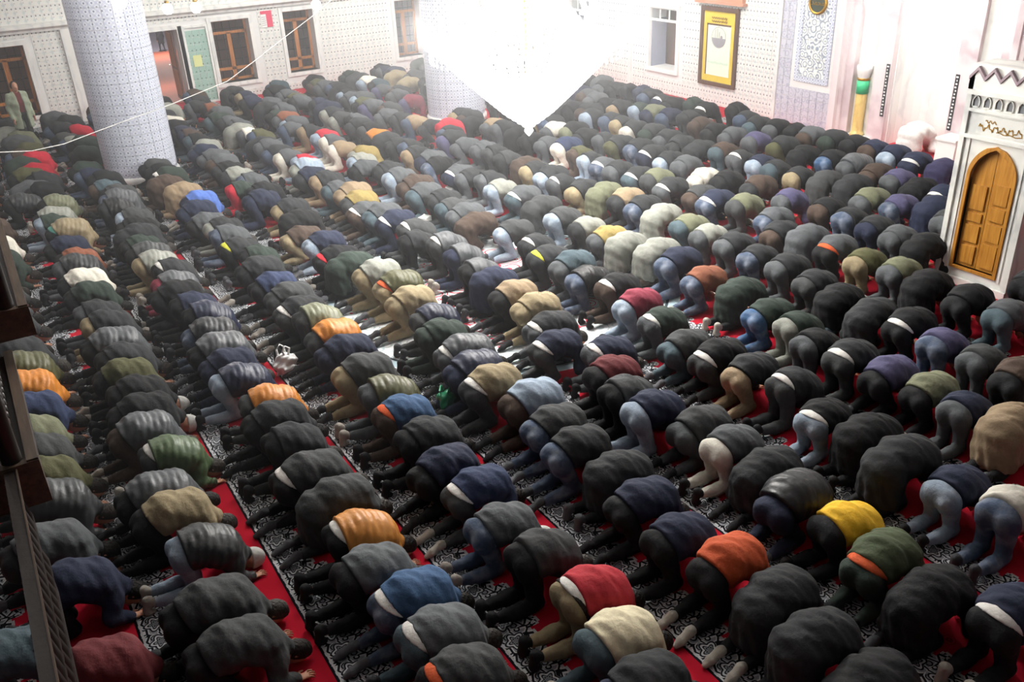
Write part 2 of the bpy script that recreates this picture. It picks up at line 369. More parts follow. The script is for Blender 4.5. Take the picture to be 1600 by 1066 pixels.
# the door to the porch, and the porch seen through it
o = MB(); frame_boxes(o, DOOR, 'x', .13, .06, .0); dr = o.obj('door_1', M_STONE); tag(dr, kind='structure')
lf = empty('door_leaf'); lf.parent = dr; lf.location = (5.60, YW+.5, 0)
MB().box((-.05, 0, .02), (0, .85, 2.1)).obj('door_panel', M_BROWNW, lf)
for z0, z1 in ((.15, .9), (1.0, 1.95)): MB().box((-.065, .12, z0), (-.05, .73, z1)).obj('panel', M_OAK, lf, bevel=.008)
MB().tube([(-.07, .78, 1.0), (-.12, .78, 1.0), (-.12, .70, 1.0)], .012, 6).obj('handle', M_BRASS, lf)
MB().box((5.64, YW-.06, 0), (5.78, YW, 2.2)).obj('trim', M_STONE, dr)
p = MB(); p.quad([(-6, YW+.55, -.005), (17, YW+.55, -.005), (22, 75, -4.8), (-6, 75, -4.8)]); tag(p.obj('floor_2', M_PORCH), 'red paved court sloping away beyond the door', kind='structure')
p = MB(); p.box((-12, 92, -5), (45, 92.5, 9)); p.quad([(-12, 75, -4.8), (45, 75, -4.8), (45, 92, -5), (-12, 92, -5)]); tag(p.obj('wall_back', M_PORCHW), 'lilac grey court and wall far beyond the door', kind='structure')
p = MB(); p.box((6.2, 29.6, 0), (17, 29.75, 4)); p.box((-6, 29.6, 0), (3.6, 29.75, 4)); tag(p.obj('wall_right', M_BROWNW), 'brown porch partition seen through the windows', kind='structure')
# green tiled panel beside the door with a yellow notice
g = MB(); frame_boxes(g, GP, 'x', .06, .05, 0); go = g.obj('trim_3', M_STONE); tag(go, kind='structure')
t = tiles(GP[0], GP[1], GP[2], GP[3], [], PL, s=.2); tag(t.obj('tile', M_GRN, go), kind='stuff')
o = MB().box((5.92, YW-.022, 1.04), (6.16, YW-.014, 1.36)).obj('notice', M_YEL); tag(o, 'pale yellow paper notice taped on the green tiled panel', 'notice')
o = MB().box((8.08, YW-.03, 1.9), (8.42, YW-.016, 2.36)).obj('poster', M_PAPER); tag(o, 'white poster with a red band hung between two windows', 'poster')
q = MB(); q.box((8.24, YW-.034, 1.9), (8.42, YW-.03, 2.36)); q.box((8.08, YW-.034, 2.27), (8.24, YW-.03, 2.36)); q.obj('red_band', M_PINK, o)
q = MB()
for k in range(5): q.box((8.10, YW-.033, 1.96+.055*k), (8.22, YW-.03, 1.975+.055*k))
q.obj('print_lines', M_PICG, o)
# framed picture low on the same wall, close to the far corner
o = empty('framed_picture', (14.66, YW, .99), 0, 'grey green framed picture of a dark dome behind the chandelier', 'picture')
q = MB()
for r in ((-.46, -.40, -.61, .61), (.40, .46, -.61, .61), (-.40, .40, .55, .61), (-.40, .40, -.61, -.55)): q.box((r[0], -.06, r[2]), (r[1], 0, r[3]))
q.obj('frame', M_FRAMEW, o); MB().box((-.40, -.03, -.55), (.40, 0, .55)).obj('picture_sheet', plain('picture_sage', '9fb0a4', .5), o)
pts = [(-.18, -.3), (.18, -.3), (.18, .0), (.14, .12), (.05, .22), (0, .32), (-.05, .22), (-.14, .12), (-.18, 0)]
MB().prism(pts, -.034, -.03).obj('dome_print', plain('picture_slate', '5c6a7c', .5), o)
# ------------------------------------------------------------------ qibla wall
QW = dict(w5=(18.82, 19.93, .66, 2.24), w6=(22.72, 23.74, .85, 2.2)); NICHE = (10.62, 12.02, 0, 4.4)
holesQ = list(QW.values())+[NICHE]
mb = MB()
for a, b, c, d in cells(-4, YW, 0, 8.6, holesQ): mb.box((XW, a, c), (XW+.55, b, d))
wf = mb.obj('wall_front', M_PLAS); tag(wf, kind='structure')
PQ = lambda u, z, d: (XW-d, u, z)
t = tiles(15.24, 27.6, 0, 5.25, list(QW.values()), PQ); tag(t.obj('tile', M_TILE, wf), kind='stuff')
t = tiles(13.35, 15.24, 0, 5.25, [(13.72, 14.70, 1.0, 2.86)], PQ, .0); tag(t.obj('tile', M_IZN, wf), kind='stuff')
MB().box((XW-.05, 15.2, 0), (XW, 15.28, 5.2)).obj('trim', M_STONE, wf)
MB().box((XW-.06, 20.72, 0), (XW, 20.86, 5.2)).obj('trim', M_STONE, wf)
# tall scroll-painted tile panel
o = empty('tile_panel', (XW, 14.21, 1.94), 0, 'tall white tile panel painted with blue scrollwork left of the mihrab', 'panel')
t = MB()
for r in ((-.49, -.37, -.94, .94), (.37, .49, -.94, .94), (-.37, .37, .82, .94), (-.37, .37, -.94, -.82)): t.box((-.03, r[0], r[2]), (0, r[1], r[3]))
t.obj('border', M_LATT, o)
for i in range(4):
    for j in range(8):
        a, c = -.37+i*.185, -.82+j*.205; MB().box((-.02, a+.003, c+.003), (0, a+.182, c+.202)).obj('tile', M_SCR, o)
def ribbon(mb, pts, wd, P, th=.006):
    n = len(pts)
    for i in range(n-1):
        (x0, y0), (x1, y1) = pts[i], pts[i+1]; dx, dy = x1-x0, y1-y0; L = math.hypot(dx, dy) or 1; nx, ny = -dy/L*wd/2, dx/L*wd/2
        mb.quad([P(x0+nx, y0+ny, th), P(x0-nx, y0-ny, th), P(x1-nx, y1-ny, th), P(x1+nx, y1+ny, th)])
# round calligraphy plaque above it, written as in the photograph
o = empty('calligraphy_roundel', (XW, 14.2, 2.74), 0, 'round dark plaque with gilt calligraphy above the scroll tile panel', 'plaque')
rim = MB(); rim.lathe([(.20, 0), (.25, 0), (.25, .05), (.225, .06), (.20, .05)], n=32); ro = rim.obj('rim', M_GOLD, o); ro.rotation_euler = (0, -math.pi/2, 0); ro.location = (-.02, 0, 0)
dk = MB(); dk.lathe([(.205, 0), (.205, .03), (.0, .03)], n=32); do = dk.obj('disc', plain('plaque_dark', '3c4436', .5), o); do.rotation_euler = (0, -math.pi/2, 0); do.location = (-.02, 0, 0)
tc = bpy.data.curves.new('script', 'FONT'); tc.body = '\ufeaa\ufee4\ufea4\ufee3'; tc.size = .17; tc.align_x = 'CENTER'; tc.align_y = 'CENTER'; tc.extrude = .003
tc.materials.append(M_GOLD); t0 = bpy.data.objects.new('script_source', tc); COL.objects.link(t0); tme = bpy.data.meshes.new_from_object(t0.evaluated_get(bpy.context.evaluated_depsgraph_get())); bpy.data.objects.remove(t0)
tm = bpy.data.objects.new('script', tme); link(tm, o)
tm.matrix_local = Matrix(((0, 0, -1, -.056), (-1, 0, 0, 0), (0, 1, 0, 0), (0, 0, 0, 1)))
# windows of this wall
for i, k in enumerate(QW):
    a, b, c, d = QW[k]
    st = MB(); frame_boxes(st, QW[k], 'y', .1, .07, 0); o = st.obj('window_%d' % (5+i), M_STONE); tag(o, kind='structure')
    q = MB(); zt = d-.32
    q.box((XW-.02, a, zt-.03), (XW+.04, b, zt+.03)); q.box((XW-.01, a, d-.04), (XW+.03, b, d))
    for k2 in (1, 2): q.box((XW, a+(b-a)*k2/3-.02, zt), (XW+.03, a+(b-a)*k2/3+.02, d))
    q.obj('window_frame', M_STONE, o)
    for k2 in range(3): MB().box((XW+.012, a+(b-a)*k2/3+.02, zt+.03), (XW+.018, a+(b-a)*(k2+1)/3-.02, d-.04)).obj('pane', M_GLASS, o)
    s = MB(); s.box((XW+.03, b-.02, c), (XW+.55, b, zt)); s.obj('shutter', plain('shutter_lilac_grey', '8b90a4', .5), o)
    q = MB(); q.box((XW+.9, a-1, 0), (XW+1.0, b+1.5, 3)); q.obj('outer_wall', M_BROWNW if i == 0 else plain('outer_lilac', '9fa2bb', .7), o)
    q = MB(); q.box((XW+.5, a+.05, c), (XW+.56, a+.14, zt)); q.box((XW+.5, a+.45, c), (XW+.56, a+.52, zt)); q.box((XW+.5, a+.14, c+.55), (XW+.56, a+.45, c+.62)); q.obj('window_frame', plain('red_brown_frame', '8e4c3c', .5), o)
# big framed picture
o = empty('framed_picture', (XW, 17.22, 1.46), 0, 'tall gold matted picture in a dark frame on the far tiled wall', 'picture')
q = MB()
for r in ((-.66, -.56, -.96, .96), (.56, .66, -.96, .96), (-.56, .56, .86, .96), (-.56, .56, -.96, -.86)): q.box((-.08, r[0], r[2]), (0, r[1], r[3]))
q.obj('frame', M_FRAMEW, o, bevel=.01); MB().box((-.04, -.56, -.86), (0, .56, .86)).obj('gold_mat', M_PICY, o)
MB().box((-.048, -.42, -.70), (-.04, .40, .52)).obj('cream_sheet', M_PICC, o)
q = MB(); q.box((-.052, .40, -.70), (-.04, .44, .56)); q.box((-.052, -.40, .52), (-.04, .44, .56)); q.obj('inner_edge', M_FRAMEW, o)
PP = lambda u, z, d: (-.05-d, -u, z)
q = MB(); arc = [(.24*math.cos(t), .24+.24*math.sin(t)) for t in [math.pi*(1+.02)+math.pi*.96*k/20 for k in range(21)]]
q.quad([PP(u, z, .004) for u, z in arc]); q.obj('emblem_bowl', M_PICG, o)
q = MB(); ribbon(q, [(.25*math.cos(t), .24+.25*math.sin(t)) for t in [2*math.pi*k/32 for k in range(33)]], .012, PP)
for x, z0, z1 in ((-.12, .22, .43), (-.05, .22, .45), (.02, .22, .38)): ribbon(q, [(x, z0), (x, z1)], .014, PP)
q.quad([PP(.1+.045*math.cos(t), .25+.045*math.sin(t), .006) for t in [2*math.pi*k/10 for k in range(10)]]); q.obj('emblem_script', M_PICG, o)
q = MB()
for z in (.62, .70): ribbon(q, [(-.28+.56*k/24, z+.025*math.sin(k*1.9)+.012*math.sin(k*3.1)) for k in range(25)], .02, PP)
q.obj('script', M_GOLD, o)
q = MB(); ribbon(q, [(-.36+.74*k/10, -.38+.012*math.sin(k*2.1)) for k in range(11)], .05, PP); q.obj('pale_green_band', plain('picture_mint', 'c4d8c2', .6), o)
# salmon pelmet box just above the picture
o = MB(); o.box((XW-.16, 16.35, 2.5), (XW, 18.05, 2.56)); o.box((XW-.12, 16.42, 2.56), (XW, 17.98, 2.9)); o = o.obj('wall_shelf', plain('salmon_wood', 'c08a72', .5), bevel=.008); tag(o, 'salmon wooden wall shelf just above the tall gold picture', 'shelf')
# ------------------------------------------------------------------ mihrab
mi = empty('mihrab', (0, 0, 0), 0, 'tall brightly lit marble prayer niche between columns tinted as if lit yellow', 'prayer niche')
def pil(y0, y1, d, m=M_PINKM, nm='pilaster', z1=5.4): return MB().box((XW-d, y0, 0), (XW, y1, z1)).obj(nm, m, mi, bevel=.015)
for s in (1, -1):
    Y = lambda v: 11.32+s*v
    for v0, v1, d in ((1.98, 2.08, .30), (1.86, 1.98, .36), (1.78, 1.86, .26), (1.60, 1.78, .20), (.72, 1.12, .14), (1.12, 1.60, .05)): pil(Y(v0), Y(v1), d, M_PINKM if v0 != 1.12 else M_MARB)
    pil(Y(.98), Y(1.60), .24, M_STONE, 'plinth', .12)
    cl = MB(); cl.lathe([(.0, .12), (.15, .12), (.15, .17), (.12, .2), (.115, .24), (.115, 1.04)], (XW-.14, Y(1.36), 0), 20); MB().lathe([(.115, 1.30), (.115, 1.36), (.14, 1.42), (.16, 1.52), (.16, 1.6), (0, 1.6)], (XW-.14, Y(1.36), 0), 20).obj('capital', M_STONE, mi, True)
    co_ = cl.obj('column', M_AMBER, mi, True)
    MB().lathe([(.115, 1.02), (.125, 1.02), (.125, 1.30), (.115, 1.30)], (XW-.14, Y(1.36), 0), 20).obj('green_band', M_GREENG, co_, True)
    MB().lathe([(.126, 1.30), (.132, 1.31), (.132, 1.34), (.126, 1.35)], (XW-.14, Y(1.36), 0), 20).obj('gilt_ring', M_GOLD, co_, True)
    sb = MB(); sb.box((XW-.155, Y(.75), .62), (XW-.14, Y(.83), 1.70)); so = sb.obj('calligraphy_strip', plain('strip_black', '2a2c30', .5), mi)
    q = MB()
    for k in range(16):
        z = .66+k*.065; q.box((XW-.159, Y(.765+.01*(k % 3)), z), (XW-.155, Y(.805+.01*(k % 2)), z+.03))
    q.obj('script', M_PAPER, so)
n = MB(); K = 14
for k in range(K):
    a0, a1 = math.pi*k/K, math.pi*(k+1)/K
    P_ = lambda a: (XW+.05+.75*math.sin(a), 11.32+.70*math.cos(a))
    (x0, y0), (x1, y1) = P_(a0), P_(a1)
    n.quad([(x0, y0, 0), (x1, y1, 0), (x1, y1, 4.4), (x0, y0, 4.4)], [(a0, 0), (a1, 0), (a1, 4.4), (a0, 4.4)])
n.quad([(XW-.0, 10.5, 4.4), (XW+.9, 10.5, 4.4), (XW+.9, 12.1, 4.4), (XW, 12.1, 4.4)])
n.obj('niche_shell', M_STONE, mi, True)
MB().box((XW-.1, 10.2, 4.2), (XW+.02, 12.4, 5.4)).obj('niche_head', M_PINKM, mi)
# red rug before the niche, white draped stand
o = MB().box((15.95, 10.45, .002), (17.1, 12.0, .014)).obj('prayer_rug', M_REDC); tag(o, 'plain red rug under the white robed person before the niche', 'rug')
# ------------------------------------------------------------------ minbar
XM = 11.3
mn = empty('minbar', (XM, 6.5, 0), 0, 'white marble pulpit portal with arched golden wooden door', 'pulpit')
YL, YR = 7.04, 5.96        # portal edges
DY0, DY1, ZS, ZB = 6.19, 6.79, 1.52, .27
mc = (DY0+DY1)/2; hw = (DY1-DY0)/2
arch = []
for k in range(13):        # pointed arch
    t = k/12; a = t*math.pi/2.6
    arch.append((DY1-(1-math.cos(a))*hw*2.0*.5/(1-math.cos(math.pi/2.6))*1.0, ZS+.44*math.sin(a)/math.sin(math.pi/2.6)))
archL = arch; archR = [(2*mc-y, z) for y, z in arch][::-1]
outline = archL+archR[1:]
def lm(o): o.location = (-XM, -6.5, 0); return o
def mobj(mb, nm, mat, par=None, bevel=0, smooth=False):
    o = mb.obj(nm, mat, par or mn, smooth, bevel)
    if par is None: o.location = (-XM, -6.5, 0)
    return o
q = MB(); q.box((XM, DY1, 0), (XM+.5, YL, 3.0)); q.box((XM, YR, 0), (XM+.5, DY0, 3.0)); q.box((XM, DY0, 0), (XM+.5, DY1, ZB))
for (y0, z0), (y1, z1) in zip(outline, outline[1:]):
    q.prism([(y0, z0), (y1, z1), (y1, 3.0), (y0, 3.0)], XM, XM+.5, 'yz')
mobj(q, 'portal', M_MARB)
q = MB()
for (a, b, c, d, pr) in ((YL-.07, YL, 0, 2.95, .03), (YR, YR+.07, 0, 2.95, .03), (YR, YL, 2.05, 2.10, .035), (YR, YL, 2.40, 2.44, .035), (YR, YL, 2.62, 2.68, .06), (YL-.16, YL-.13, .2, 2.05, .015), (YR+.13, YR+.16, .2, 2.05, .015), (YR, YL, 0, .10, .05)):
    q.box((XM-pr, a, c), (XM, b, d))
mobj(q, 'moulding', M_MARB, bevel=.008)
q = MB()
for (y0, z0), (y1, z1) in zip([(DY1, ZB)]+outline+[(DY0, ZB)], outline+[(DY0, ZB), (DY1, ZB)]):
    c0 = Vector((y0-mc, z0-1.1)); c1 = Vector((y1-mc, z1-1.1)); s = 1.0
    o0 = (y0+.045*(1 if y0 > mc else -1)*(1 if abs(y0-mc) > .05 else 0), z0+(.045 if z0 > ZS else (-.04 if z0 <= ZB else 0))); o1 = (y1+.045*(1 if y1 > mc else -1)*(1 if abs(y1-mc) > .05 else 0), z1+(.045 if z1 > ZS else (-.04 if z1 <= ZB else 0)))
    q.prism([(y0, z0), (y1, z1), o1, o0], XM-.03, XM+.1, 'yz')
mobj(q, 'door_frame', M_DOORW)
q = MB()
for k in range(6):
    y = YL-.14-k*.155; zb = 2.47
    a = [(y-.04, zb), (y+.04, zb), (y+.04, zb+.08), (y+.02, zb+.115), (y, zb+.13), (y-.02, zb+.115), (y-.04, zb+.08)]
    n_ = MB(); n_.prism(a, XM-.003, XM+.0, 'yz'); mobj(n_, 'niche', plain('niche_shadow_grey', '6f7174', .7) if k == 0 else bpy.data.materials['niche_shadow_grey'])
    fr_ = MB()
    for (u0, v0), (u1, v1) in zip(a, a[1:]+a[:1]):
        du, dv = u1-u0, v1-v0; L = math.hypot(du, dv); nu, nv = dv/L*.012, -du/L*.012
        fr_.prism([(u0, v0), (u1, v1), (u1+nu, v1+nv), (u0+nu, v0+nv)], XM-.02, XM, 'yz')
    mobj(fr_, 'niche_arch', M_MARB)
q = MB(); q.box((XM-.012, DY0-.02, 2.13), (XM, DY1+.04, 2.37)); mobj(q, 'inscription_panel', M_MARB)
q = MB(); PM = lambda u, z, d: (XM-.012-d, -u, z)
ribbon(q, [(-6.80+.60*k/40, 2.22+.03*math.sin(k*.9)+.025*math.sin(k*2.3)) for k in range(41)], .012, PM)
ribbon(q, [(-6.72+.16*k/14, 2.30+.02*math.sin(k*1.3)) for k in range(15)], .01, PM)
ribbon(q, [(-6.55+.34*k/14, 2.18-.012*k/14+.008*math.sin(k)) for k in range(15)], .012, PM); mobj(q, 'gilt_script', M_GOLD)
zig = [(YR-.05, 2.68)]
q = MB(); n = 5
for k in range(n):
    y0 = YL-(YL-YR)*k/n; y1 = YL-(YL-YR)*(k+1)/n; ym = (y0+y1)/2
    q.prism([(y0, 2.68), (y1, 2.68), (y1, 2.80), (ym, 2.93), (y0, 2.80)], XM-.03, XM+.5, 'yz')
mobj(q, 'cresting', M_MARB)
q = MB()
for k in range(n):
    y0 = YL-(YL-YR)*k/n; y1 = YL-(YL-YR)*(k+1)/n; ym = (y0+y1)/2
    q.prism([(y0, 2.80), (ym, 2.93), (ym, 2.98), (y0, 2.85)], XM-.05, XM+.52, 'yz'); q.prism([(ym, 2.93), (y1, 2.80), (y1, 2.85), (ym, 2.98)], XM-.05, XM+.52, 'yz')
mobj(q, 'cresting_edge', plain('mauve_marble', '8d7b82', .5))
# flight of stairs and side walls behind the portal
q = MB()
for y0, y1 in ((YR+.04, YR+.2), (YL-.2, YL-.04)): q.prism([(XM+.5, 0), (16.4, 0), (16.4, 3.6), (15.3, 3.6), (XM+.5, .95)], y0, y1)
mobj(q, 'side_wall', M_MARB)
q = MB()
for k in range(13): q.box((XM+.5+k*.29, YR+.2, 0), (XM+.79+k*.29, YL-.2, .2+k*.2))
mobj(q, 'steps', M_MARB)
for s in (0, 1):
    dl = MB(); a, b = (mc+.004, DY1-.0) if s == 0 else (DY0+.0, mc-.004)
    half = [p for p in (archL if s == 0 else archR)]
    pts = ([(a, ZB), (b, ZB)]+[(y, z) for y, z in half[:-1]]+[(a, half[-1][1])]) if s == 0 else ([(a, ZB), (b, ZB), (b, half[0][1])]+half[1:])
    dl.prism(pts, XM+.05, XM+.10, 'yz'); d_o = mobj(dl, 'door_leaf', M_DOORW)
    st = .045
    for z0, z1 in ((.32, .58), (.63, .88), (.93, 1.05), (1.10, 1.44), (1.49, 1.70)) if s == 0 else ((.32, .66), (.71, .95), (1.0, 1.18), (1.23, 1.50), (1.55, 1.70)):
        MB().box((XM+.028, a+st, z0), (XM+.05, b-st, z1)).obj('panel', M_DOORW, d_o, bevel=.012)
    MB().lathe([(0, 0), (.025, 0), (.03, .02), (.015, .04), (.02, .06), (0, .07)], n=10).obj('knob', M_IRON, d_o, True)
    kb = d_o.children[-1]; kb.rotation_euler = (0, -math.pi/2, 0); kb.location = (XM+.05, mc+(.05 if s == 0 else -.05), 1.07)
# ------------------------------------------------------------------ pillars
def pillar(x, y, lab):
    o = empty('pillar', (x, y, 0), .2, lab, 'pillar'); r = .74
    MB().lathe([(r-.02, 0), (r-.02, 8.55)], n=48).obj('shaft', M_PLAS, o, True)
    tm = MB(); nz = 32; s = .21; nt = int(2*math.pi*r/s)
    for i in range(nt):
        for j in range(nz):
            g = .003/r; a0 = 2*math.pi*i/nt+g; a1 = 2*math.pi*(i+1)/nt-g; z0 = j*s+.003; z1 = (j+1)*s-.003
            R0 = r-.02; C = lambda a, z, R: (R*math.cos(a), R*math.sin(a), z)
            q = [(a0, z0), (a1, z0), (a1, z1), (a0, z1)]
            for e in range(3):
                b0 = a0+(a1-a0)*e/3; b1 = a0+(a1-a0)*(e+1)/3; qq = [(b0, z0), (b1, z0), (b1, z1), (b0, z1)]
                tm.quad([C(a, z, r) for a, z in qq], [(a*r, z) for a, z in qq])
            for k in range(4):
                l = (k+1) % 4; tm.quad([C(*q[k], R0), C(*q[l], R0), C(*q[l], r), C(*q[k], r)], [(q[k][0]*r, q[k][1]), (q[l][0]*r, q[l][1]), (q[l][0]*r, q[l][1]), (q[k][0]*r, q[k][1])])
    tag(tm.obj('tile', M_LATT, o), kind='stuff')
    MB().lathe([(r, 0), (r+.04, 0), (r+.04, .12), (r, .16)], n=48).obj('base_ring', M_STONE, o, True)
pillar(2.87, 20.55, 'thick tiled pillar standing left of the open door'); pillar(10.75, 20.6, 'thick tiled pillar partly behind the bright chandelier')
# ------------------------------------------------------------------ chandelier
ch = empty('chandelier', (CX, CY, 2.1), 0, 'huge dazzling crystal chandelier hanging over the middle rows', 'chandelier')
def prism_bead(mb, p, d, s):
    d = d.normalized(); u = d.orthogonal().normalized(); v = d.cross(u); b = len(mb.v)
    for w in (-1, 1): mb.v.append(tuple(p+d*s*1.25*w))
    for k in range(4): a = k*math.pi/2; mb.v.append(tuple(p+(u*math.cos(a)+v*math.sin(a))*s*.8))
    for k in range(4):
        l = (k+1) % 4; mb.f += [(b, b+2+l, b+2+k), (b+1, b+2+k, b+2+l)]; mb.uv += [(0, 0)]*6
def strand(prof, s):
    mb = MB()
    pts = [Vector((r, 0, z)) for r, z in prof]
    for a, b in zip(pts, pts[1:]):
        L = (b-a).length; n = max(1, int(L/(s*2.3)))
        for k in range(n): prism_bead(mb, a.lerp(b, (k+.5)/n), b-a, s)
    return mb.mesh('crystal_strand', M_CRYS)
def ring_of(mesh, n, off=0.0):
    for k in range(n):
        o = bpy.data.objects.new('crystal_strand', mesh); link(o, ch); o.rotation_euler = (0, 0, off+2*math.pi*k/n)
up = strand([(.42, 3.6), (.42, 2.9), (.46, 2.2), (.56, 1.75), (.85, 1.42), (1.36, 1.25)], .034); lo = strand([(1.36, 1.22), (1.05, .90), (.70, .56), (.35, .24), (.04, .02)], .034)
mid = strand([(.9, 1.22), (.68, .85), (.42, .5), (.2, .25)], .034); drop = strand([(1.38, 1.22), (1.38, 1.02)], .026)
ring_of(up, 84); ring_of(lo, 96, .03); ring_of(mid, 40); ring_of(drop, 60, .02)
q = MB()
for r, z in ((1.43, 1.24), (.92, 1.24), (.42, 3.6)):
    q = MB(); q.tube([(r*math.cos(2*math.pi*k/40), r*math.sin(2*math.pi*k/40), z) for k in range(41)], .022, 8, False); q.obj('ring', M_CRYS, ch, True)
q = MB()
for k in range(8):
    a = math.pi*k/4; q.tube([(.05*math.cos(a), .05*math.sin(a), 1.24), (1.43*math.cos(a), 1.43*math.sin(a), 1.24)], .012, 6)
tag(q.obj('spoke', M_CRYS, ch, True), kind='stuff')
MB().tube([(0, 0, .1), (0, 0, 6.55)], .02, 8).obj('stem', M_BRASS, ch, True)
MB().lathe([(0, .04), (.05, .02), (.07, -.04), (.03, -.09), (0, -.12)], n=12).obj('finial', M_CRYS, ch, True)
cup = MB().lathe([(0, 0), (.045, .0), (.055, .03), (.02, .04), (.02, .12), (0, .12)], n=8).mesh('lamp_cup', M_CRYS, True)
bul = MB().lathe([(0, .12), (.035, .15), (.042, .19), (.02, .25), (0, .29)], n=8).mesh('bulb', M_BULB, True)
for n_, r, z in ((24, 1.42, 1.26), (16, 1.0, 1.5)):
    for k in range(n_):
        a = 2*math.pi*k/n_; o = bpy.data.objects.new('lamp', cup); link(o, ch); o.location = (r*math.cos(a), r*math.sin(a), z)
        b = bpy.data.objects.new('bulb', bul); link(b, o)
# hanging lamp globes near the door wall (placed in space from their sight lines)
gl = MB().lathe([(0, -.13), (.07, -.12), (.12, -.06), (.13, 0), (.12, .06), (.07, .12), (0, .13)], n=16).mesh('globe', M_GLOBE, True)
cp = MB().lathe([(.0, .20), (.05, .19), (.06, .12), (.0, .12)], n=10).mesh('cap', M_BRASS, True)
def sight(px, py, Y):
    d = (r2*((px-800)/FOC)+d2*((py-533)/FOC)+fw); k = Y/d.y; return Vector((d.x*k, Y, H+d.z*k))
for px, py, Y, lab in ((494, 8, 24.5, 'glowing lamp globe in front of the second oak window'), (186, 2, 17.5, 'glowing lamp globe before the tiled pillar'), (262, 14, 24.5, 'glowing lamp globe above the open door'), (306, 12, 24.5, 'glowing lamp globe above the green tiled panel')):
    p = sight(px, py, Y); o = empty('hanging_lamp', p, 0, lab, 'lamp', 'hanging lamp globes by the door wall')
    for nm, m in (('globe', gl), ('cap', cp)):
        c = bpy.data.objects.new(nm, m); link(c, o)
    MB().tube([(0, 0, .19), (0, 0, 8.6-p.z)], .006, 5).obj('cord', M_CABLE, o)
# slack white cable slung across the hall
pts = [sight(x, y, 17.0+.004*x) for x, y in ((-60, 236), (0, 238), (50, 236), (100, 225), (150, 206), (185, 193), (270, 162), (355, 127), (398, 95), (440, 62), (487, 26), (520, -2))]
mc_ = MB().tube([tuple(p) for p in pts], .008, 6); tag(mc_.obj('cable', M_CABLE, None, True), 'slack white cable slung across in front of the tiled pillar', 'cable')
# ------------------------------------------------------------------ scattering volume added to imitate lens glare around the lamps
hz = MB(); hz.box((-5.5, 6.5, -.3), (16.9, YW+.3, 8.7)); ho = hz.obj('glare_veil', None)
vm = bpy.data.materials.new('glare_veil'); vm.use_nodes = True; nt = vm.node_tree; nt.nodes.clear()
vo_ = nt.nodes.new('ShaderNodeOutputMaterial'); vv = nt.nodes.new('ShaderNodeVolumeScatter'); vv.inputs['Density'].default_value = GLARE; vv.inputs['Anisotropy'].default_value = .35; vv.inputs['Color'].default_value = (.97, .98, 1, 1)
nt.links.new(vv.outputs[0], vo_.inputs['Volume']); ho.data.materials.append(vm); vm.cycles.homogeneous_volume = True
tag(ho, 'added scattering veil imitating lens glare around the chandelier', 'glare_veil', kind='stuff')
# ------------------------------------------------------------------ bodies grown from distance fields
V3 = lambda *a: np.array(a, np.float32)
def cap(p, a, b, ra, rb, sy=1.0):
    a = V3(*a); b = V3(*b); q = p.copy()
    if sy != 1: q[..., 1] = (q[..., 1]-a[1])/sy+a[1]; b = b.copy(); b[1] = (b[1]-a[1])/sy+a[1]
    ab = b-a; t = np.clip(((q-a)@ab)/max(float(ab@ab), 1e-9), 0, 1)
    return np.linalg.norm(q-a-t[..., None]*ab, axis=-1)-(ra+(rb-ra)*t)
def ell(p, c, ax, rad):
    q = p-V3(*c); d = np.stack([q@V3(*a)/r for a, r in zip(ax, rad)], -1); n = np.linalg.norm(d, axis=-1)
    return (n-1)*min(rad)
def smin(a, b, k):
    h = np.clip(.5+.5*(b-a)/k, 0, 1); return b+(a-b)*h-k*h*(1-h)
def smax(a, b, k): return -smin(-a, -b, k)
